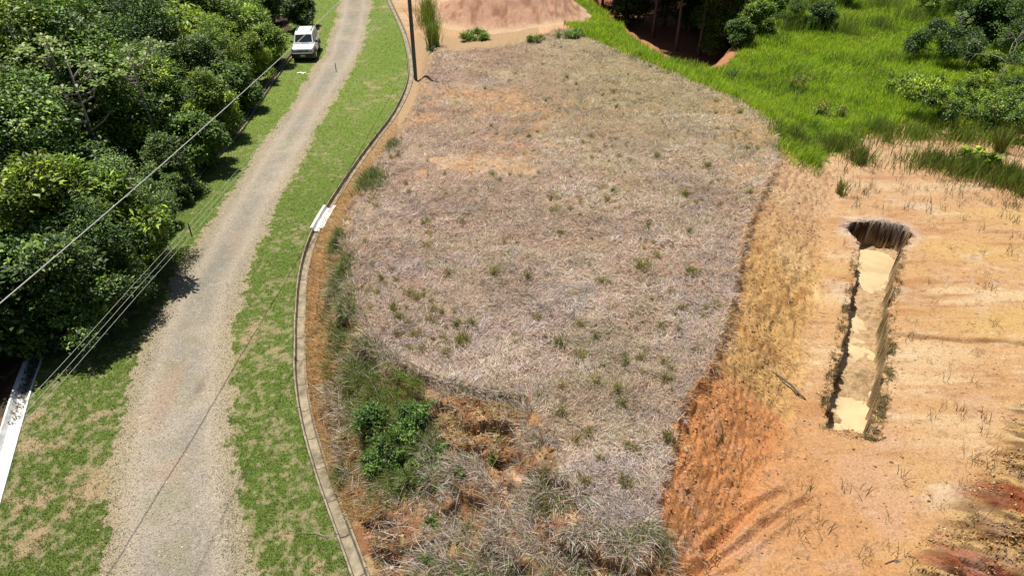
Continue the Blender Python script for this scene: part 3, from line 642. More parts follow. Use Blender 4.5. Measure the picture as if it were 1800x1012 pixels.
profL = [(-0.27, -0.30), (-0.27, 0.03), (-0.22, 0.03), (-0.15, -0.13), (0, -0.16), (0.15, -0.13), (0.22, 0.03), (0.27, 0.03), (0.27, -0.30)]
dr = empty('drainage_channel', (*P(527, 600)[:2], 0)); tag(dr, 'long curved jointed concrete drain between the right verge and the plot', 'drain')
def arc_at(line, px, py):
    p = P(px, py); return float(pdist(np.array([p[0]]), np.array([p[1]]), line)[2][0])
aw0, aw1 = arc_at(right_drain, 578, 362), arc_at(right_drain, 557, 402)
inv = Matrix.Translation(dr.location).inverted()
parts = [channel('channel', right_drain, profR, 1.15, 0.02, M_conc, dr, 0, aw0 - 0.01), channel('channel', right_drain, profR, 1.15, 0.02, M_conc, dr, aw1 + 0.01)]
profW = [(-0.27, -0.30), (-0.27, 0.05), (-0.16, 0.05), (-0.12, -0.09), (0, -0.11), (0.12, -0.09), (0.16, 0.05), (0.29, 0.05), (0.29, -0.30)]
wsec = channel('plastered_section', right_drain, profW, 5, 0.0, M_white, dr, aw0, aw1); wsec['label'] = 'fresh white plastered section'
for o in parts + [wsec]: o.matrix_parent_inverse = inv
dl = empty('drainage_channel', (*P(60, 640)[:2], 0)); tag(dl, 'whitewashed concrete drain coming out of the tree shade at the lower left', 'drain')
inv2 = Matrix.Translation(dl.location).inverted()
al = arc_at(left_drain, 300, 355)
for o in [channel('channel', left_drain, profL, 6, 0.01, M_white, dl, al)]: o.matrix_parent_inverse = inv2
dl2 = empty('drainage_channel', (*P(455, 175)[:2], 0)); tag(dl2, 'narrow earthy concrete drain along the wood edge leading up behind the car', 'drain')
o = channel('channel', left_drain, [(u * 0.9, h) for u, h in profR], 1.15, 0.02, M_conc, dl2, 0, al - 0.02); o.matrix_parent_inverse = Matrix.Translation(dl2.location).inverted()

# ------------------------------------------------------------------ trees
def foliage(name, blobs, ntwig, nleaf, ll, lw, pal, pw, seed, up=0.35, spread=0.28, inner=0.62):
    r = np.random.default_rng(seed); B = np.array(blobs, float)          # x y z r(adius) flattening
    p = B[:, 3] ** 2; bi = r.choice(len(B), ntwig, p=p / p.sum())
    dv = r.normal(0, 1, (ntwig, 3)); dv[:, 2] = dv[:, 2] + 0.25; dv /= np.linalg.norm(dv, axis=1, keepdims=True)
    rad = B[bi, 3] * r.uniform(inner, 1.08, ntwig) ** 0.7
    tw = B[bi, :3] + dv * rad[:, None] * np.stack([np.ones(ntwig), np.ones(ntwig), B[bi, 4]], -1)
    N = ntwig * nleaf; ti = np.repeat(np.arange(ntwig), nleaf)
    c = (pick(r, ntwig, pal, pw, 0.22) * r.uniform(0.7, 1.4, (len(B), 1))[bi])[ti] * (1 + r.normal(0, 0.15, (N, 1)))
    off = r.normal(0, spread, (N, 3)) * (0.6, 0.6, 0.45)
    a = r.uniform(0, 6.28, N); el = r.normal(0.05, 0.45, N)
    ax = np.stack([np.cos(a) * np.cos(el), np.sin(a) * np.cos(el), np.sin(el)], -1) + dv[ti] * 0.5
    ax /= np.linalg.norm(ax, axis=1, keepdims=True)
    upv = np.stack([r.normal(0, up, N), r.normal(0, up, N), np.ones(N)], -1) + dv[ti] * 0.6
    sd = np.cross(ax, upv); sd /= np.linalg.norm(sd, axis=1, keepdims=True) + 1e-9
    nn = np.cross(sd, ax)
    l_ = ll * r.uniform(0.65, 1.3, N)[:, None]; w_ = lw * r.uniform(0.7, 1.25, N)[:, None] * 0.5
    b0 = tw[ti] + off
    V = np.stack([b0, b0 + ax * l_ * 0.45 + sd * w_ + nn * w_ * 0.3, b0 + ax * l_ - nn * l_ * 0.12, b0 + ax * l_ * 0.45 - sd * w_ + nn * w_ * 0.3], 1)
    return np_mesh(name, V.reshape(-1, 3), np.arange(4 * N), np.full(N, 4), np.repeat(np.clip(c, 0.004, 0.8), 4, 0), M_leaf)
def limbs(name, segs, mat, ns=7):
    """tapered tubes: each seg a list of (x,y,z,r)"""
    V = []; Fc = []
    for sg in segs:
        sg = np.array(sg, float); base = len(V)
        for i, (x_, y_, z_, r_) in enumerate(sg):
            d_ = Vector(sg[min(i + 1, len(sg) - 1), :3] - sg[max(i - 1, 0), :3]).normalized()
            a_ = d_.orthogonal().normalized() if i == 0 else (a_ - d_ * a_.dot(d_)).normalized()
            b_ = d_.cross(a_)
            for k_ in range(ns):
                t = 2 * math.pi * k_ / ns; q = Vector((x_, y_, z_)) + (a_ * math.cos(t) + b_ * math.sin(t)) * r_
                V.append(tuple(q))
        m_ = len(sg)
        for i in range(m_ - 1):
            for k_ in range(ns): Fc.append((base + i * ns + k_, base + i * ns + (k_ + 1) % ns, base + (i + 1) * ns + (k_ + 1) % ns, base + (i + 1) * ns + k_))
        Fc.append(tuple(base + k_ for k_ in reversed(range(ns)))); Fc.append(tuple(base + (m_ - 1) * ns + k_ for k_ in range(ns)))
    me = bpy.data.meshes.new(name); me.from_pydata(V, [], Fc); me.materials.append(mat)
    for p_ in me.polygons: p_.use_smooth = True
    return me
PAL_G = [(0.075, 0.145, 0.021), (0.13, 0.22, 0.03), (0.23, 0.34, 0.045), (0.04, 0.075, 0.018)]
def make_tree(seed, h, cr, nb, ntwig, nleaf, ll, lw, pal=PAL_G, pw=(3, 3, 1.5, 2), flat=0.8, trunk_r=0.16, mat=None, spread=0.28, lowest=0.14, name='tree', ragged=1.0):
    r = np.random.default_rng(seed); blobs = []; segs = []
    kx, ky = r.normal(0, 0.15, 2)
    top = (kx * 2, ky * 2, h * 0.72)
    segs.append([(0, 0, -0.4, trunk_r * 1.5), (kx * .3, ky * .3, h * 0.15, trunk_r), (kx, ky, h * 0.45, trunk_r * 0.75), (*top, trunk_r * 0.35)])
    for i in range(nb):
        a = i * 2.4 + r.uniform(-0.4, 0.4); zz = h * (lowest + (0.95 - lowest) * (i + 0.5) / nb) * r.uniform(0.9, 1.08); q = (i + 0.5) / nb
        rr = cr * math.sqrt(max(0.05, 1 - (2 * abs(q - 0.4)) ** 2 * 0.7)) * r.uniform(0.35, 1.05) * ragged
        br = cr * r.uniform(0.17, 0.40) / ragged
        bx, by = kx + math.cos(a) * rr * 0.9, ky + math.sin(a) * rr * 0.9
        blobs.append((bx, by, zz, br, flat))
        z0 = min(zz * 0.75, h * 0.7)
        segs.append([(kx * z0 / h * 2, ky * z0 / h * 2, z0, trunk_r * 0.45), (bx * 0.5 + kx * .5, by * 0.5 + ky * .5, z0 * 0.6 + zz * 0.4, trunk_r * 0.3), (bx, by, zz, trunk_r * 0.1)])
    root = empty(name, (0, 0, 0))
    link('trunk', limbs('trunk', segs, mat or M_bark), root)
    cw = link('crown', foliage('crown', blobs, ntwig, nleaf, ll, lw, pal, pw, seed + 100, spread=spread), root)
    return root
def whorl_tree(seed, h, nb, ll=0.42):
    """bare pale stems with whorls of large drooping leaves"""
    r = np.random.default_rng(seed); segs = [[(0, 0, -0.4, 0.11), (0.1, 0, h * 0.4, 0.09), (0.15, 0.05, h, 0.05)]]; V = []; cols = []
    tips = [(0.15, 0.05, h)]
    for i in range(nb):
        a = i * 2.39 + r.uniform(-.3, .3); z0 = h * r.uniform(0.5, 0.9); ln = r.uniform(0.8, 1.9)
        t = (0.12 + math.cos(a) * ln, math.sin(a) * ln, z0 + ln * r.uniform(0.3, 0.8)); tips.append(t)
        segs.append([(0.1, 0.02, z0, 0.045), (0.1 + math.cos(a) * ln * .6, math.sin(a) * ln * .6, z0 + ln * 0.15, 0.035), (*t, 0.02)])
    for t in tips:
        for ring in range(2):
            nl = 9 if ring == 0 else 6
            for k_ in range(nl):
                a = 2 * math.pi * k_ / nl + r.uniform(-.2, .2) + ring; l_ = ll * r.uniform(0.8, 1.15) * (1 - .3 * ring); wd = l_ * 0.27
                e = R(12) + ring * R(30)
                o_ = Vector(t) + Vector((math.cos(a) * 0.08, math.sin(a) * 0.08, 0.02 + ring * .05))
                d_ = Vector((math.cos(a) * math.cos(e), math.sin(a) * math.cos(e), math.sin(e))); s_ = Vector((-math.sin(a), math.cos(a), 0))
                c_ = pick(r, 1, [(0.24, 0.33, 0.09), (0.18, 0.27, 0.06), (0.30, 0.38, 0.12)], [1, 1, 1], .1)[0]
                tip = o_ + d_ * l_ - Vector((0, 0, l_ * 0.3))
                V += [tuple(o_), tuple(o_ + d_ * l_ * .6 + s_ * wd - Vector((0, 0, .05))), tuple(tip), tuple(o_ + d_ * l_ * .6 - s_ * wd - Vector((0, 0, .05)))]; cols += [c_] * 4
    root = empty('tree', (0, 0, 0)); link('trunk', limbs('trunk', segs, M_palebark), root)
    V = np.array(V); link('crown', np_mesh('crown', V, np.arange(len(V)), np.full(len(V) // 4, 4), np.array(cols), M_leaf), root)
    return root
TINTS = {'dark green': (0.62, 0.72, 0.75), 'mid green': (1.0, 1.05, 0.9), 'light green': (1.75, 1.55, 1.1), 'yellow green': (2.1, 1.75, 0.9), 'grey green': (1.25, 1.2, 1.6), 'olive brown': (1.6, 1.05, 1.2)}
def tint(root, c):
    for ch in root.children:
        if ch.type == 'MESH' and ch.name.split('.')[0] in ('crown', 'foliage', 'leaves'): ch.color = (*c, 1)
protos = [make_tree(11, 5.6, 2.5, 24, 1700, 9, 0.24, 0.10), make_tree(12, 6.4, 2.8, 28, 2300, 9, 0.17, 0.07), make_tree(13, 4.6, 2.2, 20, 1400, 9, 0.30, 0.13),
          make_tree(14, 7.0, 2.7, 30, 2300, 9, 0.15, 0.075), make_tree(15, 5.2, 2.7, 22, 1600, 9, 0.34, 0.095, flat=0.6)]
FORM = ['rounded', 'tall', 'bushy', 'fine leaved', 'spreading', 'high crowned']
protos.append(make_tree(16, 10.5, 3.3, 26, 2300, 9, 0.26, 0.13, lowest=0.52, trunk_r=.13))
used = [False] * 6; placed = []
def place(kind, x, y, z, sc_, rz, tn):
    global used
    p = protos[kind]
    o = p if not used[kind] else copy_tree(p)
    used[kind] = True
    o.location = (x, y, z); o.rotation_euler = (0, 0, rz); o.scale = (sc_ * 1.0, sc_ * 1.0, sc_)
    tint(o, TINTS[tn]); placed.append((o, kind, tn, x, y)); return o
r = np.random.default_rng(33)
wood = np.array([(-300, -150), (556, -150), (535, 8), (495, 50), (465, 80), (425, 105), (385, 160), (345, 205), (305, 250), (248, 310), (212, 380), (165, 405), (95, 420), (20, 445), (-80, 480), (-300, 520)], float)
H0 = [5.6, 6.4, 4.6, 7.0, 5.2, 10.5]
cand = []
yy = 10.0
while yy < 84:
    st = 2.55 + 0.012 * yy; xx = -60.0
    while xx < 0:
        cand.append((xx + r.uniform(-.8, .8), yy + r.uniform(-.8, .8))); xx += st
    yy += st * 0.9
ca = np.array(cand); fa = pdist(ca[:, 0], ca[:, 1], left_drain); sl = -fa[1] * fa[0]
gz = ground_z(ca[:, 0], ca[:, 1])
for (x_, y_), s_, z_ in zip(cand, sl, gz):
    kind = int(r.integers(0, 5)); sz = r.choice([r.uniform(.6, .9), r.uniform(.9, 1.2), r.uniform(1.15, 1.4)], p=[.3, .4, .3]); tn = ['dark green', 'mid green', 'light green', 'grey green', 'yellow green', 'olive brown'][r.choice(6, p=[.27, .31, .17, .12, .09, .04])]; rz = r.uniform(0, 6.28)
    if s_ > -2.0: continue
    if s_ > -4: sz = min(sz, 1.0) * 0.72
    elif s_ > -6: sz = min(sz, 1.15)
    a_, b_ = proj(x_, y_, z_ + H0[kind] * sz * 0.62)
    if (s_ > -6.5 and 455 < a_ < 640 and b_ < 125) or (a_ > 484 and -20 < b_ < 110): continue
    if not (-190 < a_ < 640 and -130 < b_ < 640): continue
    if not inpoly(np.array([a_]), np.array([b_]), wood)[0]: continue
    place(kind, x_, y_, z_ - 0.1, sz, rz, tn)
# edge trees set where the crowns reach over the verge
for (px_, py_, hc, kind, sz, tn) in [(520, -30, 3.2, 2, .55, 'dark green'), (448, 50, 2.4, 2, .65, 'light green'), (440, 82, 2.2, 0, .5, 'yellow green'), (400, 122, 2.2, 2, .62, 'mid green'), (360, 165, 2.4, 0, .6, 'light green'), (322, 218, 2.2, 2, .6, 'mid green'), (290, 262, 2.0, 0, .5, 'grey green'), (305, 325, .9, 2, .3, 'grey green'), (262, 355, 1.2, 0, .36, 'mid green'), (235, 405, 1.6, 2, .42, 'dark green'), (195, 440, 1.6, 3, .4, 'dark green'),
                                     (205, 335, 3.0, 3, .6, 'grey green'), (140, 345, 3.4, 4, .8, 'light green'), (70, 370, 3.6, 0, .85, 'yellow green'), (25, 425, 3.4, 2, .8, 'grey green'), (150, 415, 2.8, 3, .55, 'dark green'), (85, 440, 3.4, 0, .6, 'grey green'), (-45, 455, 3.2, 2, .9, 'dark green'), (-15, 505, 2.2, 0, .5, 'dark green'), (-90, 520, 2.6, 0, .7, 'mid green')]:
    x_, y_, _ = P(px_, py_, hc); z_ = float(ground_z(x_, y_)[0]); place(kind, x_, y_, z_, sz, r.uniform(0, 6.28), tn)
# woods behind the gully on the right and at the top edge
for (px_, py_, hc, kind, sz, tn) in [(1060, -8, -1, 5, 1, 'dark green'), (1105, 14, -2, 5, 1.05, 'mid green'), (1150, 38, -2, 5, 1, 'dark green'), (1192, 60, -2, 5, .95, 'mid green'), (1232, 68, -2, 5, 1, 'dark green'), (1268, 52, -2, 5, 1, 'dark green'), (1215, 30, -2, 5, 1.05, 'dark green'), (1165, 4, -2, 5, 1, 'dark green'), (1110, -25, -2, 5, 1.1, 'dark green'), (1270, 20, -2, 5, 1, 'mid green'), (1220, -5, -2, 5, 1.1, 'dark green'), (1300, -4, -1, 5, .95, 'dark green'), (1170, -35, -2, 5, 1.1, 'mid green'), (1302, 32, .2, 0, .55, 'dark green'), (1240, -20, .5, 2, .8, 'dark green'), (1290, -5, .6, 0, .7, 'mid green'), (1300, -40, 3, 1, 1.0, 'mid green'),
                                     (1180, -60, 2, 3, 1, 'dark green'), (1110, -60, 2, 0, 1, 'dark green'), (1240, -60, 2, 1, 1.0, 'dark green'), (1335, 12, 1.6, 2, .6, 'light green'), (1310, 42, 1.2, 2, .45, 'mid green'),
                                     (1768, 5, 2.4, 0, .8, 'dark green'), (1725, 22, 1.8, 2, .75, 'dark green'), (1815, 40, 2.0, 3, .7, 'mid green'), (1400, 8, 1.6, 3, .38, 'mid green'), (1455, 18, 1.3, 2, .5, 'dark green'),
                                     (1352, 40, .8, 0, .25, 'light green'), (1745, 95, .8, 2, .32, 'light green'), (1712, 150, .6, 0, .25, 'light green'), (1490, -30, 1.6, 0, .5, 'light green'), (1640, -10, 1.5, 4, .45, 'light green'), (1690, -15, 1.6, 3, .5, 'mid green'),
                                     (1360, -25, 2.0, 4, .6, 'mid green'), (1860, 110, 2.0, 1, .6, 'mid green')]:
    x_, y_, _ = P(px_, py_, hc); z_ = float(ground_z(x_, y_)[0]); place(kind, x_, y_, z_, sz, r.uniform(0, 6.28), tn)
zones = []
for (o, kind, tn, x_, y_) in placed:
    a_, b_ = proj(x_, y_, o.location.z + H0[kind] * o.scale[0] * .62)
    if a_ > 640: z_ = 'behind the dark gully' if a_ < 1345 else ('beyond the green meadow' if a_ < 1700 else 'at the far right corner')
    elif a_ > 430: z_ = 'by the parked car'
    elif b_ > 330: z_ = 'at the wood\'s near end'
    elif b_ > 160: z_ = 'in mid left wood'
    elif a_ > 230: z_ = 'in upper left wood, right part'
    else: z_ = 'in upper left wood, left part'
    zones.append((tn + ' ' + FORM[kind] + ' tree ' + z_, a_, b_, o))
from collections import defaultdict
dd = defaultdict(list)
for L_, a_, b_, o in zones: dd[L_].append((a_, o))
ORD = ['leftmost'] + [q + ' from left' for q in 'second third fourth fifth sixth seventh eighth ninth tenth eleventh twelfth thirteenth'.split()]
for L_, it in dd.items():
    it.sort(key=lambda t: t[0])
    for i, (a_, o) in enumerate(it):
        lab = L_ if len(it) == 1 else (L_ + ', ' + (ORD[i] if i < len(it) - 1 else 'rightmost'))
        tag(o, lab, 'tree', 'trees of the left wood' if 'wood' in L_ or 'parked' in L_ else 'trees beyond the plot')
# pale whorled trees
w0 = None
for (px_, py_, h_, rz, lab) in [(8, 48, 7.5, .4, 'pale green tree with bare stems and big whorled leaves at the left edge'), (80, 78, 7.0, 2.1, 'pale whorled leaf tree rising between dark crowns near the left edge'),
                                (232, 98, 6.0, 4.0, 'pale whorled leaf tree in the middle of the left wood'), (1690, 38, 2.6, 1.0, 'light green whorled leaf tree behind the dark round shrub'), (120, 120, 6.2, 5.1, 'pale whorled leaf tree low among bushy crowns of the left wood')]:
    x_, y_, _ = P(px_, py_, h_ - .9); z_ = float(ground_z(x_, y_)[0])
    if w0 is None: w0 = whorl_tree(71, 6.0, 16); o = w0
    else: o = copy_tree(w0)
    s_ = (h_ - z_) / 6.6; o.location = (x_, y_, z_); o.scale = (s_ * .8, s_ * .8, s_); o.rotation_euler = (0, 0, rz)
    tag(o, lab, 'tree')

# ------------------------------------------------------------------ shrubs and small plants
def shrub(px_, py_, h, cr, seed, tn, lab, pal=PAL_G, ntw=500, ll=0.12, lw=0.055, nb=16, stem=0.03, cat='shrub', lowest=0.25, name='shrub', mat=None, zoff=0.0):
    g = on_ground(px_, py_)
    o = make_tree(seed, h, cr, nb, ntw, 8, ll, lw, pal=pal, trunk_r=stem, ragged=1.4, spread=0.10 + 0.06 * cr, lowest=lowest, name=name, mat=mat)
    o.location = g + Vector((0, 0, zoff)); tint(o, TINTS[tn]); tag(o, lab, cat); return o
shrub(1645, 112, 2.6, 2.1, 201, 'dark green', 'dark rounded shrub standing alone in the bright meadow', ntw=1500, ll=0.15, lw=0.07, nb=16, stem=.06)
shrub(1602, 212, 2.3, 1.5, 202, 'yellow green', 'small open tree with pale forked stems and yellow green leaves', ntw=420, ll=0.17, lw=0.08, nb=11, stem=.035, cat='tree', lowest=.55, name='small_tree', mat=M_palebark)
shrub(1652, 226, 2.2, .8, 203, 'mid green', 'spindly leaning sapling with dark sparse leaves beside the pale forked tree', ntw=160, ll=0.17, lw=0.07, nb=6, stem=.035, cat='sapling', lowest=.6, name='sapling')
shrub(1735, 225, 1.7, 1.6, 204, 'light green', 'loose light green bush in the undergrowth at the right edge of the meadow', ntw=600, ll=0.15, lw=0.06, nb=10)
shrub(1790, 238, 1.6, 1.3, 205, 'mid green', 'mid green bush on the far right above the weedy bare ground', ntw=600, ll=0.15, lw=0.06, nb=10)
shrub(1690, 222, 1.1, 1.1, 206, 'mid green', 'low mid green bush between sapling and right hand undergrowth', ntw=400, ll=0.14, lw=0.06, nb=8)
shrub(1770, 160, 1.6, 1.5, 207, 'olive brown', 'greyish half dead shrub with brown twigs at the right edge', ntw=350, ll=0.11, lw=0.03, nb=12, stem=.04)
shrub(1448, 208, .8, .8, 208, 'olive brown', 'low brown green scrub at the corner where meadow meets bare ground', ntw=260, ll=0.12, lw=0.04, nb=7)
shrub(1400, 165, 1.1, .7, 209, 'olive brown', 'brown seeding weed clump standing in the meadow', ntw=160, ll=0.12, lw=0.03, nb=6)
shrub(1725, 292, .9, .55, 210, 'yellow green', 'bright broad leaved plant in the reeds at the right', ntw=40, ll=0.38, lw=0.2, nb=5, cat='plant', name='plant')
shrub(1590, 165, 1.3, 1.0, 221, 'light green', 'light leafy bush behind the pale forked tree', ntw=300, ll=0.14, lw=0.06, nb=14)
shrub(1715, 178, 1.5, 1.2, 222, 'yellow green', 'yellow green bush between the round dark shrub and the right undergrowth', ntw=350, ll=0.15, lw=0.06, nb=14)
shrub(1765, 205, 1.8, 1.2, 223, 'light green', 'tall light bush in the right undergrowth below the bare tree', ntw=400, ll=0.15, lw=0.06, nb=14)
shrub(1800, 190, 2.0, 1.3, 224, 'dark green', 'dark bush cut by the right edge of the picture', ntw=450, ll=0.15, lw=0.06, nb=14)
shrub(1790, 120, 1.8, 1.3, 225, 'mid green', 'bush in the upper right undergrowth behind the bare tree', ntw=450, ll=0.15, lw=0.06, nb=14)
# bare branching tree
segs = []; rr = np.random.default_rng(64)
def branch(p, d, L, rad, depth):
    q = p + d * L; mid = (p + q) / 2 + Vector(rr.normal(0, .05, 3)) * L
    segs.append([(*p, rad), (*mid, rad * .85), (*q, rad * .65)])
    if depth:
        for _ in range(3):
            dn = (d + Vector(rr.normal(0, .45, 3))).normalized(); branch(q, dn, L * rr.uniform(.6, .85), rad * .6, depth - 1)
branch(Vector((0, 0, -.2)), Vector((.15, 0, 1)).normalized(), 1.5, .05, 4)
g = on_ground(1752, 148); o = empty('bare_tree', g); link('trunk', limbs('trunk', segs[:1], M_palebark), o); link('branches', limbs('branches', segs[1:], M_palebark, 5), o); tag(o, 'leafless pale branching tree at the right edge behind the undergrowth', 'tree')
# bushes on the near bank
BP = [(0.06, 0.13, 0.02), (0.10, 0.18, 0.03), (0.04, 0.08, 0.02), (0.16, 0.24, 0.04)]
k_ = 300
for (px_, py_, h, cr, tn, lab) in [(700, 780, .7, 0.48, 'mid green', 'largest green bush on the near bank, left of the orange ledge'), (655, 740, .5, 0.32, 'mid green', 'dark green bush beside the orange slump next to the drain'),
        (735, 735, .5, 0.32, 'mid green', 'green bush below the dark overhang, top of the bank thicket'), (668, 820, .5, 0.30, 'mid green', 'dark leafy bush at the lower left of the bank thicket'), (725, 825, .45, 0.29, 'mid green', 'dark leafy bush at the lower right of the bank thicket'),
        ]:
    if not lab: continue
    k_ += 1; shrub(px_, py_, h, cr, k_, tn, lab, pal=BP, ntw=int(50 + 380 * cr), ll=0.11, lw=0.035, nb=15, stem=.012, cat='plant' if cr < .3 else 'bush', name='plant' if cr < .3 else 'bush', lowest=.2)
SEED = [(770, 795, .26, 'small leafy plant under the orange ledge'), (808, 835, .24, 'leafy plant among dead grass right of the thicket'), (768, 865, .2, 'small light plant in the middle of the near bank'),
        (758, 920, .26, 'bright leafy seedling in dead grass at the lower bank'), (752, 985, .22, 'seedling nearest the bottom edge of the bank'), (870, 815, .18, 'tiny green plant beside the orange rock lump')]
shrub(830, 72, .6, 1.0, 351, 'light green', 'low green weed patch at the foot of the dirt heap', pal=BP, ntw=500, ll=0.14, lw=.05, nb=9, lowest=.15, name='weed_patch', cat='weeds')
shrub(1005, 66, .5, .8, 352, 'light green', 'green weeds where the heap meets the bright grass strip', pal=BP, ntw=350, ll=0.14, lw=.04, nb=9, lowest=.15, name='weed_patch', cat='weeds')
shrub(940, 72, .35, .5, 353, 'light green', 'small weeds between heap and dry plot', pal=BP, ntw=160, ll=0.14, lw=.04, nb=6, lowest=.15, name='weed_patch', cat='weeds')

def rosette(name, g, n, L, W, lean0, c, seed, lab, cat, droop=0.35, group=None):
    r = np.random.default_rng(seed); z = np.zeros(n)
    me = blades(name, z + r.normal(0, .03, n), z + r.normal(0, .03, n), z, r.uniform(0, 6.28, n), np.clip(r.normal(lean0, .35, n), .05, 1.4), L * r.uniform(.6, 1.1, n), np.full(n, W), np.full(n, droop), pick(r, n, c, [1] * len(c)), 4, M_grass)
    o = link(name, me); o.location = g; tag(o, lab, cat, group); return o
AG = [(0.07, 0.13, 0.06), (0.12, 0.2, 0.1), (0.05, 0.1, 0.045)]
rosette('agave', on_ground(1287, 143), 44, 1.0, .11, .75, AG, 1, 'dark green spiky rosette plant in the grass strip by the gully', 'agave')
rosette('agave', on_ground(758, 92), 26, .6, .1, .7, AG, 2, 'small blue green rosette plant at the foot of the tall reeds by the pole', 'agave')
for i, (a_, b_, L_, lab) in enumerate(SEED):
    g = on_ground(a_, b_, .6)
    o = rosette('plant', g + Vector((0, 0, .05)), 34, L_, .055, .85, [(0.13, 0.24, 0.04), (0.18, 0.30, 0.05), (0.08, 0.15, 0.03)], 60 + i, lab, 'plant', .5)
    for v in o.data.vertices: v.co.z *= 1.6
# reed clumps
def reeds(px_, py_, n, L, rad, lab, seed, cols, lx=1.0):
    g = on_ground(px_, py_); r = np.random.default_rng(seed); a = r.uniform(0, 6.28, n); q = np.abs(r.normal(0, .62, n)) * rad
    x = np.cos(a) * q * lx; y = np.sin(a) * q; z = ground_z(x + g.x, y + g.y) - g.z
    me = blades('reeds', x, y, z, r.uniform(0, 6.28, n), np.abs(r.normal(.1, .12, n)), L * r.uniform(.5, 1.1, n), r.uniform(.02, .035, n), r.uniform(.05, .35, n), pick(r, n, cols, [1] * len(cols)), 4, M_grass)
    o = link('reeds', me); o.location = g; tag(o, lab, 'reeds'); return o
RG = [(0.16, 0.26, 0.03), (0.24, 0.36, 0.03), (0.32, 0.32, 0.09), (0.10, 0.17, 0.03)]
reeds(762, 85, 500, 2.4, .9, 'tall green reeds growing up the bank beside the utility pole', 1, RG, .4)
reeds(752, 38, 700, 2.2, 1.9, 'tall reeds further up the bank behind the utility pole', 2, RG, .35)
for i, (a_, b_, L_, rd, lab) in enumerate([(1395, 60, 1.5, 1.1, 'shaded tall grass stand nearest the dark gully, top row'), (1480, 62, 1.6, 1.8, 'tall dark grass stand below the small trees, top row'), (1545, 55, 1.4, 1.0, 'tall grass stand with brown tips in the middle of the top row'),
        (1610, 40, 1.5, 1.8, 'tall grass stand left above the dark round shrub'), (1550, 15, 1.6, 2.0, 'tall grass stand at the very top of the meadow'), (1700, 90, 1.3, 1.5, 'tall grass right of the dark round shrub'), (1430, 15, 1.6, 1.6, 'tall grass at the top edge right of the gully'),
        (1540, 232, .8, 1.0, 'grass tussock on the meadow edge behind the trench'), (1610, 240, .8, 1.2, 'grass tussock under the pale forked tree'), (1690, 246, .9, 1.4, 'grass tussock on the brown strip near the sapling'), (1765, 250, .9, 1.4, 'grass tussock at the right end of the brown strip'), (1330, 145, .7, 1.1, 'darker tussock beside the spiky plant')]):
    reeds(a_, b_, 700, L_, rd, lab, 70 + i, [(0.20, 0.34, 0.03), (0.32, 0.46, 0.05), (0.13, 0.22, 0.03), (0.34, 0.32, 0.12)], 1.3)
for i, (a_, b_, nn_, L_, rd, lx, lab) in enumerate([(1400, 255, 900, .9, .9, 1, 'bright grass clump at the far right corner of the dry plot'), (1465, 262, 1000, .9, 1.1, 1.4, 'tall grass clump at the head of the cut slope'),
        (1510, 285, 500, .9, .7, 1, 'narrow reed clump above the trench hole'), (1475, 340, 90, .9, .35, .5, 'thin dark reeds standing alone left of the trench hole'), (1560, 250, 220, .7, 1.0, 1.6, 'sparse brown reeds on bare ground behind the trench'),
        (1640, 290, 900, .9, 1.1, 1.6, 'green reed bed left of the broad leaved plant'), (1700, 305, 1100, 1.0, 1.2, 1.5, 'dense green reed bed around the broad leaved plant'), (1765, 320, 900, 1.1, 1.0, 1.3, 'tall reed clump toward the right edge of the picture'),
        (1800, 340, 500, 1.1, .8, 1, 'reed clump at the right edge above the pad'), (1755, 265, 300, 1.5, .35, .6, 'dark upright dead reed bundle at the right')]):
    reeds(a_, b_, nn_, L_, rd, lab, 20 + i, RG + [(0.24, .2, .09)], lx)

OG = [(0.16, 0.22, 0.04), (0.10, 0.14, 0.03), (0.28, 0.27, 0.12), (0.20, 0.28, 0.05), (0.36, 0.31, 0.2)]
def weeds(px_, py_, n, L, rx, ry, lab, seed):
    g = on_ground(px_, py_); r = np.random.default_rng(seed); x = r.normal(0, rx, n); y = r.normal(0, ry, n); z = ground_z(x + g.x, y + g.y) - g.z
    me = blades('weed_patch', x, y, z, math.pi + r.normal(0, 1.3, n), np.abs(r.normal(.5, .35, n)), L * r.uniform(.4, 1.2, n), r.uniform(.012, .035, n), r.uniform(.2, .7, n), pick(r, n, OG, [2, 1.5, 1, 2, 1]), 3, M_grass)
    o = link('weed_patch', me); o.location = g; tag(o, lab, 'weeds')
weeds(600, 838, 500, .3, .12, .2, 'green weeds leaning over the drain edge at the lower bank', 1)
weeds(604, 590, 1300, .42, .22, .8, 'mixed weeds halfway along the left rim of the plot', 2)
weeds(597, 500, 1300, .42, .2, .8, 'dark weeds on the left rim below the white patch', 3)
weeds(630, 655, 1200, .4, .28, .5, 'bushy weeds on the left bank above the orange slump', 4)
weeds(650, 318, 1300, .5, .35, .6, 'dark grassy weeds spilling over the rim above the white drain patch', 5)
weeds(592, 432, 600, .35, .15, .35, 'short weeds spreading under the white drain patch', 6)
weeds(688, 790, 1500, .5, .35, .3, 'rank green weeds in the heart of the bank thicket', 11)
weeds(652, 712, 1200, .45, .3, .35, 'rank green weeds at the top left of the bank thicket', 12)
weeds(735, 775, 1200, .5, .25, .35, 'rank green weeds at the right side of the bank thicket', 13)
weeds(700, 850, 1000, .4, .3, .25, 'rank weeds at the foot of the bank thicket', 14)
weeds(690, 255, 500, .3, .2, .45, 'thin weeds along the rim higher up beside the drain', 7)
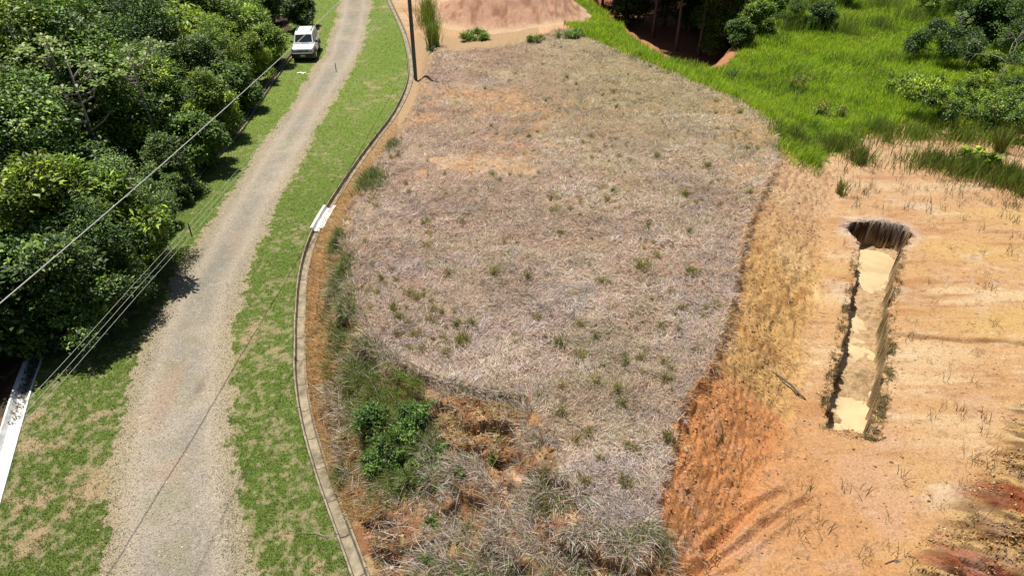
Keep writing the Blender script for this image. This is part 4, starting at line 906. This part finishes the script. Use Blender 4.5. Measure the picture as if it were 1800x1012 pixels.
# small tufts: individuals
def tuft_mesh(seed, n, L, W, cols, lean=.3):
    r = np.random.default_rng(seed); z = np.zeros(n)
    return blades('grass_tuft', r.normal(0, L * .18, n), r.normal(0, L * .18, n), z, r.uniform(0, 6.28, n), np.abs(r.normal(lean, .25, n)), L * r.uniform(.5, 1.15, n), np.full(n, W), np.full(n, .35), pick(r, n, cols, [1] * len(cols)), 3, M_grass)
GT = [(0.16, 0.23, 0.035), (0.24, 0.30, 0.05), (0.10, 0.14, 0.03), (0.34, 0.32, 0.12)]
tm = [tuft_mesh(i, 50, .40, .02, GT) for i in range(5)]
r = np.random.default_rng(44); cnt = 0
pts = [(320 / 4 + 900, 392 / 4 + 253 + 3), (968, 352), (1067, 355), (1205, 342), (975, 372), (927, 490), (1205, 345), (945, 560), (983, 605), (1017, 630), (985, 730), (1092, 712), (1047, 672), (962, 840), (1100, 855), (1027, 852), (1105, 785), (1170, 770), (1180, 775), (730, 590), (815, 600), (868, 480), (1243, 292), (1040, 243), (1130, 470), (1100, 640)]
xs, ys_ = scatter(2200, (620, 90, 1350, 960), 55, 1.0); fx = fields(xs, ys_)
for a_, b_, c_ in zip(xs, ys_, fx['crest']):
    if c_ > .3 and len(pts) < 290 and r.random() < S(-.1, .7, fbm(np.array([a_]), np.array([b_]), 3.0, 2, 211))[0] + .12: pts.append((a_, b_, 'w'))
for p in pts:
    if len(p) == 3: x_, y_ = p[0], p[1]; z_ = float(ground_z(x_, y_)[0]); s_ = r.uniform(.28, .95)
    else: g = on_ground(*p, .8); x_, y_, z_ = g; s_ = r.uniform(.9, 1.4)
    o = link('grass_tuft', tm[cnt % 5]); o.location = (x_, y_, z_); o.rotation_euler = (0, 0, r.uniform(0, 6.28)); o.scale = (s_ * r.uniform(.7, 1.3), s_ * r.uniform(.7, 1.3), s_ * r.uniform(.7, 1.2)); q_ = r.random(); o.color = (1 + q_ * 1.0, 1 + .45 * q_, 1 + 1.2 * q_, 1)
    tag(o, 'small green grass tuft sprouting from the flattened dry plot', 'grass tuft', 'green tufts dotted over the dry plot'); cnt += 1
WD = [(0.16, 0.14, 0.05), (0.11, 0.12, 0.035), (0.24, 0.2, 0.1)]
wm = [tuft_mesh(50 + i, 6 + i, .62, .018, WD, .10) for i in range(5)]
xs, ys_ = scatter(2600, (1480, 255, 1820, 1000), 66, 0.0); fx = fields(xs, ys_); cnt = 0
pxs, pys = proj(xs, ys_, 0 * xs)
for a_, b_, t_, q_, rgh, mm, pp in zip(xs, ys_, fx['trench'], pys, fx['rough'], fx['meadow'], pxs):
    if t_ > -.25 or cnt >= 285 or mm > 0: continue
    if r.random() > (0.55 if q_ < 370 else (0.08 if q_ < 520 else 0.03)): continue
    z_ = float(ground_z(a_, b_)[0]); s_ = r.uniform(.5, 1.1)
    o = link('weed', wm[cnt % 5]); o.location = (a_, b_, z_); o.rotation_euler = (0, 0, r.uniform(0, 6.28)); o.scale = (s_, s_, s_)
    tag(o, 'thin dark weed stems standing on the bare orange pad', 'weed', 'sparse weeds on the bare pad'); cnt += 1
for (a_, b_, s_) in [(1255, 780, 1.3), (1245, 775, 1.2), (1405, 940, 1.2), (1420, 880, 1.1), (1412, 860, 1.0), (1450, 935, 1.1), (1440, 920, 1), (1485, 860, 1), (1385, 910, .8), (1708, 810, 1), (1250, 1000, 1.4), (1190, 950, 1.3), (1160, 960, 1.3), (1730, 735, 1), (1262, 830, .9), (1262, 770, 1.1)]:
    g = on_ground(a_, b_); o = link('weed', wm[int(a_) % 5]); o.location = g; o.scale = (s_, s_, s_); o.rotation_euler = (0, 0, a_)
    tag(o, 'thin dark weed stems on the orange cut slope near the bottom', 'weed', 'weeds on the lower orange slope')

# ------------------------------------------------------------------ pole, overhead lines
M_pole = mat_plain('dark_pole', (0.085, 0.095, 0.11), 0.6, noise=0.25, nscale=3)
M_metal = mat_plain('galvanised_metal', (0.4, 0.4, 0.4), 0.45, metal=.7)
M_porc = mat_plain('porcelain', (0.32, 0.2, 0.14), .3)
pb = on_ground(731, 141); pole = empty('utility_pole', pb); tag(pole, 'dark utility pole rising from the drain bank out of the top of the picture', 'utility pole')
link('pole_shaft', limbs('pole_shaft', [[(0, 0, -.5, .10), (0, 0, .7, .115), (0, 0, 3, .12), (0, 0, 9.2, .10)]], M_pole, 12), pole)
link('crossarm', limbs('crossarm', [[(-.8, 0, 8.7, .05), (.8, 0, 8.7, .05)]], M_metal, 4), pole)
for q in (-.7, 0.35, .7): link('insulator', limbs('insulator', [[(q, 0, 8.74, .03), (q, 0, 8.8, .055), (q, 0, 8.84, .03), (q, 0, 8.9, .05), (q, 0, 8.95, .02)]], M_porc, 8), pole)
M_wire = mat_plain('pale_wire', (0.50, 0.50, 0.48), .5, noise=.05)
M_blk = mat_plain('black_rod', (0.012, 0.014, 0.014), .5)
def wire(name, pts, rad, mat): return link(name, limbs(name, [[(*p, rad) for p in pts]], mat, 6))
def wline(ctrl, ext0=1.0, ext1=1.0):
    p = [Vector(c) for c in ctrl]; p = [p[0] + (p[0] - p[1]) * ext0] + p + [p[-1] + (p[-1] - p[-2]) * ext1]
    return spline([tuple(q) for q in p], 1.0)
CW = [P(0, 533, 6.0), P(165, 393, 6.0), P(327, 252, 6.0), P(500, 96, 6.05), P(590, 10, 6.1)]
tag(wire('overhead_cable', wline(CW, 2, 1.2), .014, M_wire), 'thick pale overhead cable crossing the wood from left edge to top', 'cable')
Hs = 5.6; sp = []
base = [P(25, 746, Hs), P(130, 632, Hs), P(237, 511, Hs), P(334, 404, Hs), P(460, 262, Hs), P(590, 119, Hs), P(660, 42, Hs)]
for i, (dz, which) in enumerate([(0.14, 'highest'), (0, 'middle'), (-0.14, 'lowest')]):
    w_ = wire('overhead_wire', wline([(p[0] + (i - 1) * 0.0, p[1], p[2] + dz) for p in base], 3, 2), .004, M_wire)
    tag(w_, which + ' of the three thin wires running over the road to the spacer rods', 'wire', 'three thin overhead wires')
for (p, lab) in [(base[3], 'black spacer rod on the three wires, beside the near tree shadow'), (base[5], 'black spacer rod on the three wires, over the road below the car')]:
    o = wire('spacer_rod', [(p[0], p[1], p[2] - .19), (p[0], p[1], p[2] + .17)], .017, M_blk); tag(o, lab, 'spacer rod')

# ------------------------------------------------------------------ parked car
M_paint = mat_plain('white_paint', (0.80, 0.80, 0.80), .25, noise=.02, spec=.6)
M_glass = mat_plain('dark_glass', (0.02, 0.03, 0.04), .06, noise=.05, spec=.8)
M_plas = mat_plain('black_plastic', (0.02, 0.02, 0.022), .55)
M_tyre = mat_plain('tyre_rubber', (0.02, 0.02, 0.02), .85)
M_rim = mat_plain('silver_rim', (0.5, 0.5, 0.52), .35, metal=.8)
M_lamp = mat_plain('lamp_glass', (0.35, 0.37, 0.4), .1, spec=.8)
M_red = mat_plain('red_lens', (0.35, 0.02, 0.02), .2)
car = empty('parked_car', (0, 0, 0)); tag(car, 'small white boxy off-road car parked on the left verge', 'car')
def boxm(name, sections, mat, bev=0.03, parent=car):
    """loft of rectangles: each (y, x_half_bottom, x_half_top, z_bottom, z_top)"""
    V = []; Fc = []
    for (y_, xb, xt, zb, zt) in sections: V += [(-xb, y_, zb), (xb, y_, zb), (xt, y_, zt), (-xt, y_, zt)]
    for i in range(len(sections) - 1):
        for j in range(4): Fc.append((4 * i + j, 4 * i + (j + 1) % 4, 4 * i + 4 + (j + 1) % 4, 4 * i + 4 + j))
    Fc.append((3, 2, 1, 0)); n_ = 4 * (len(sections) - 1); Fc.append((n_, n_ + 1, n_ + 2, n_ + 3))
    me = bpy.data.meshes.new(name); me.from_pydata(V, [], Fc); bm = bmesh.new(); bm.from_mesh(me)
    bmesh.ops.recalc_face_normals(bm, faces=bm.faces[:])
    if bev: bmesh.ops.bevel(bm, geom=[e for e in bm.edges if e.calc_face_angle(0) > .5], offset=bev, segments=3, affect='EDGES', profile=.6)
    bm.to_mesh(me); bm.free(); me.materials.append(mat)
    for p_ in me.polygons: p_.use_smooth = False
    return link(name, me, parent)
# front is -y
lower = boxm('body', [(-1.70, .66, .64, .48, .86), (-1.62, .74, .72, .42, .93), (-.72, .78, .75, .36, 1.00), (.9, .78, .75, .36, 1.02), (1.68, .76, .73, .42, 1.02), (1.74, .70, .68, .5, .98)], M_paint, .05)
cabin = boxm('cabin', [(-.82, .70, .66, .95, 1.03), (-.34, .73, .60, .95, 1.58), (-.1, .73, .60, .95, 1.66), (1.2, .73, .60, .95, 1.68), (1.60, .72, .59, .95, 1.62), (1.70, .70, .66, .95, 1.1)], M_paint, .045)
def panel(name, pts, mat, off, parent=car, th=.012):
    a_, b_, c_ = [Vector(p) for p in pts[:3]]; nrm = (b_ - a_).cross(c_ - a_).normalized(); n_ = len(pts)
    V = [tuple(Vector(p) + nrm * off) for p in pts] + [tuple(Vector(p) + nrm * (off - th)) for p in pts]
    Fc = [tuple(range(n_)), tuple(reversed(range(n_, 2 * n_)))] + [(i, i + n_, (i + 1) % n_ + n_, (i + 1) % n_) for i in range(n_)]
    me = bpy.data.meshes.new(name); me.from_pydata(V, [], Fc); me.materials.append(mat); return link(name, me, parent)
panel('windshield', [(-.60, -.745, 1.09), (.60, -.745, 1.09), (.55, -.385, 1.53), (-.55, -.385, 1.53)], M_glass, .02)
panel('rear_window', [(.55, 1.685, 1.16), (-.55, 1.685, 1.16), (-.5, 1.63, 1.5), (.5, 1.63, 1.5)], M_glass, .03)
for s_ in (1, -1):
    def sx(z_): return (0.73 - (z_ - .95) / .73 * .13) * s_
    def side(name, q): panel(name, [(sx(z_), y_, z_) for (y_, z_) in (q if s_ > 0 else q[::-1])], M_glass, .014)
    side('side_window', [(-.52, 1.08), (.42, 1.08), (.42, 1.52), (-.24, 1.52)]); side('side_window', [(.54, 1.1), (1.42, 1.12), (1.36, 1.5), (.54, 1.52)])
    for y_ in (-1.08, 1.08):
        def disc(nm, r0, xw, x0, mat, par):
            prof = [(0, -xw), (r0 * .8, -xw), (r0, -xw * .7), (r0, xw * .7), (r0 * .8, xw), (0, xw)]
            bm = bmesh.new(); ring = []
            for (rr_, xx_) in prof[1:-1]: ring.append([bm.verts.new((x0 + xx_, y_ + rr_ * math.cos(t * math.pi / 12), .35 + rr_ * math.sin(t * math.pi / 12))) for t in range(24)])
            for i in range(len(ring) - 1):
                for t in range(24): bm.faces.new((ring[i][t], ring[i][(t + 1) % 24], ring[i + 1][(t + 1) % 24], ring[i + 1][t]))
            bm.faces.new(ring[0]); bm.faces.new(ring[-1][::-1]); bmesh.ops.recalc_face_normals(bm, faces=bm.faces[:])
            me = bpy.data.meshes.new(nm); bm.to_mesh(me); bm.free(); me.materials.append(mat); return link(nm, me, par)
        wh = disc('wheel', .345, .105, s_ * .70, M_tyre, car); disc('rim', .2, .02, s_ * .80, M_rim, wh)
        boxm('fender_flare', [(y_ - .46, .06, .06, .40, .50), (y_ - .30, .06, .06, .66, .76), (y_, .06, .06, .72, .80), (y_ + .30, .06, .06, .66, .76), (y_ + .46, .06, .06, .40, .50)], M_plas, 0).location = (s_ * .76, 0, 0)
    boxm('headlight', [(-1.735, .11, .11, .70, .84), (-1.60, .13, .13, .69, .86)], M_lamp, .02).location = (s_ * .53, 0, 0)
    m_ = boxm('mirror', [(-.62, .09, .08, 1.04, 1.18), (-.52, .09, .08, 1.03, 1.19)], M_plas, .02); m_.location = (s_ * .86, 0, 0)
    boxm('tail_light', [(1.70, .06, .06, .72, .98), (1.77, .05, .05, .73, .97)], M_red, .01).location = (s_ * .64, 0, 0)
    boxm('roof_rail', [(.0, .015, .015, 1.70, 1.74), (1.3, .015, .015, 1.70, 1.74)], M_plas, .0).location = (s_ * .5, 0, 0)
boxm('front_bumper', [(-1.86, .64, .66, .30, .62), (-1.78, .78, .78, .28, .66), (-1.60, .80, .80, .28, .64)], M_plas, .03)
boxm('rear_bumper', [(1.62, .80, .80, .34, .58), (1.80, .76, .76, .34, .58)], M_plas, .03)
boxm('grille', [(-1.725, .36, .36, .70, .82), (-1.62, .38, .38, .70, .84)], M_plas, .01)
for i in range(6): boxm('grille_slat', [(-1.735, .012, .012, .71, .81), (-1.72, .012, .012, .71, .81)], M_paint, 0).location = (-.25 + i * .1, 0, 0)
boxm('number_plate', [(-1.875, .16, .16, .42, .53), (-1.86, .16, .16, .42, .53)], mat_plain('plate', (.6, .6, .6), .5), 0)
boxm('underbody', [(-1.5, .6, .6, .25, .45), (1.5, .6, .6, .25, .45)], M_plas, 0)
boxm('wiper', [(-.80, .26, .26, 1.065, 1.08), (-.785, .26, .26, 1.075, 1.09)], M_plas, 0).location = (.1, -.01, .02)
g = on_ground(536, 103); car.location = (g.x - .02, g.y + 0.85, g.z - 0.01); car.rotation_euler = (0, 0, R(6)); car.scale = (.96, .96, .96)

# ------------------------------------------------------------------ small things on the ground
def stick(p0, p1, rad, lab, mat, name='stick'):
    a_, b_ = on_ground(*p0), on_ground(*p1); mid = (a_ + b_) / 2 + Vector((.04, .05, .03)); m2 = a_ * .25 + b_ * .75 + Vector((-.03, .02, .05))
    o = link(name, limbs(name, [[(*(a_ + Vector((0, 0, .02))), rad * .7), (*mid, rad), (*m2, rad), (*(b_ + Vector((0, 0, .03))), rad * .5)]], mat, 6)); tag(o, lab, 'stick')
M_stick = mat_plain('weathered_wood', (.11, .095, .08), .9, noise=.3)
stick((1363, 657), (1416, 703), .03, 'dark crooked branch lying on the cut slope left of the trench', M_stick)
stick((1555, 991), (1582, 987), .016, 'short grey stick on the pad near the bottom edge', M_stick)
stick((905, 930), (1150, 905), .008, 'long thin pale stalk lying over dead grass near the bottom', M_palebark)
stick((522, 937), (582, 945), .008, 'thin pale stalk lying on the verge next to the drain', M_palebark)
# pale litter below the car
g = on_ground(530, 129)
bm = bmesh.new(); bmesh.ops.create_grid(bm, x_segments=10, y_segments=5, size=.5)
for v in bm.verts: v.co.x *= .55; v.co.y *= .25; v.co.z = .03 + .03 * math.sin(v.co.x * 17) * math.cos(v.co.y * 31)
bmesh.ops.solidify(bm, geom=bm.faces[:], thickness=.01); me = bpy.data.meshes.new('litter'); bm.to_mesh(me); bm.free(); me.materials.append(M_paint)
o = link('litter', me); o.location = g; tag(o, 'crumpled white litter on the grass in front of the car', 'litter')
# leaves fallen in the white drain
r = np.random.default_rng(91); n = 800; ar = np.cumsum(np.hypot(*np.diff(np.vstack([left_drain[:1], left_drain]), axis=0).T))
a0, a1 = arc_at(left_drain, 92, 568), arc_at(left_drain, 22, 740); am = arc_at(left_drain, 60, 640)
sa = np.where(r.random(n) < .75, r.normal(am, .9, n), r.uniform(a0, a1, n)); u = r.normal(0, .11, n)
x = np.interp(sa, ar, left_drain[:, 0]) + u; y = np.interp(sa, ar, left_drain[:, 1]); z = -0.135 + np.abs(u) * .45
c = pick(r, n, [(.13, .10, .07), (.22, .19, .15), (.08, .08, .06)], [1, 1, 1])
me = blades('fallen_leaves', x, y, z, r.uniform(0, 6.28, n), np.full(n, 1.45), r.uniform(.04, .12, n), np.full(n, .045), np.full(n, 0.0), c, 2, M_straw)
tag(link('fallen_leaves', me), 'dead leaves and mud lying in the white drain', 'fallen leaves', kind='stuff')
fl_ = None
print('objects', len(bpy.data.objects))
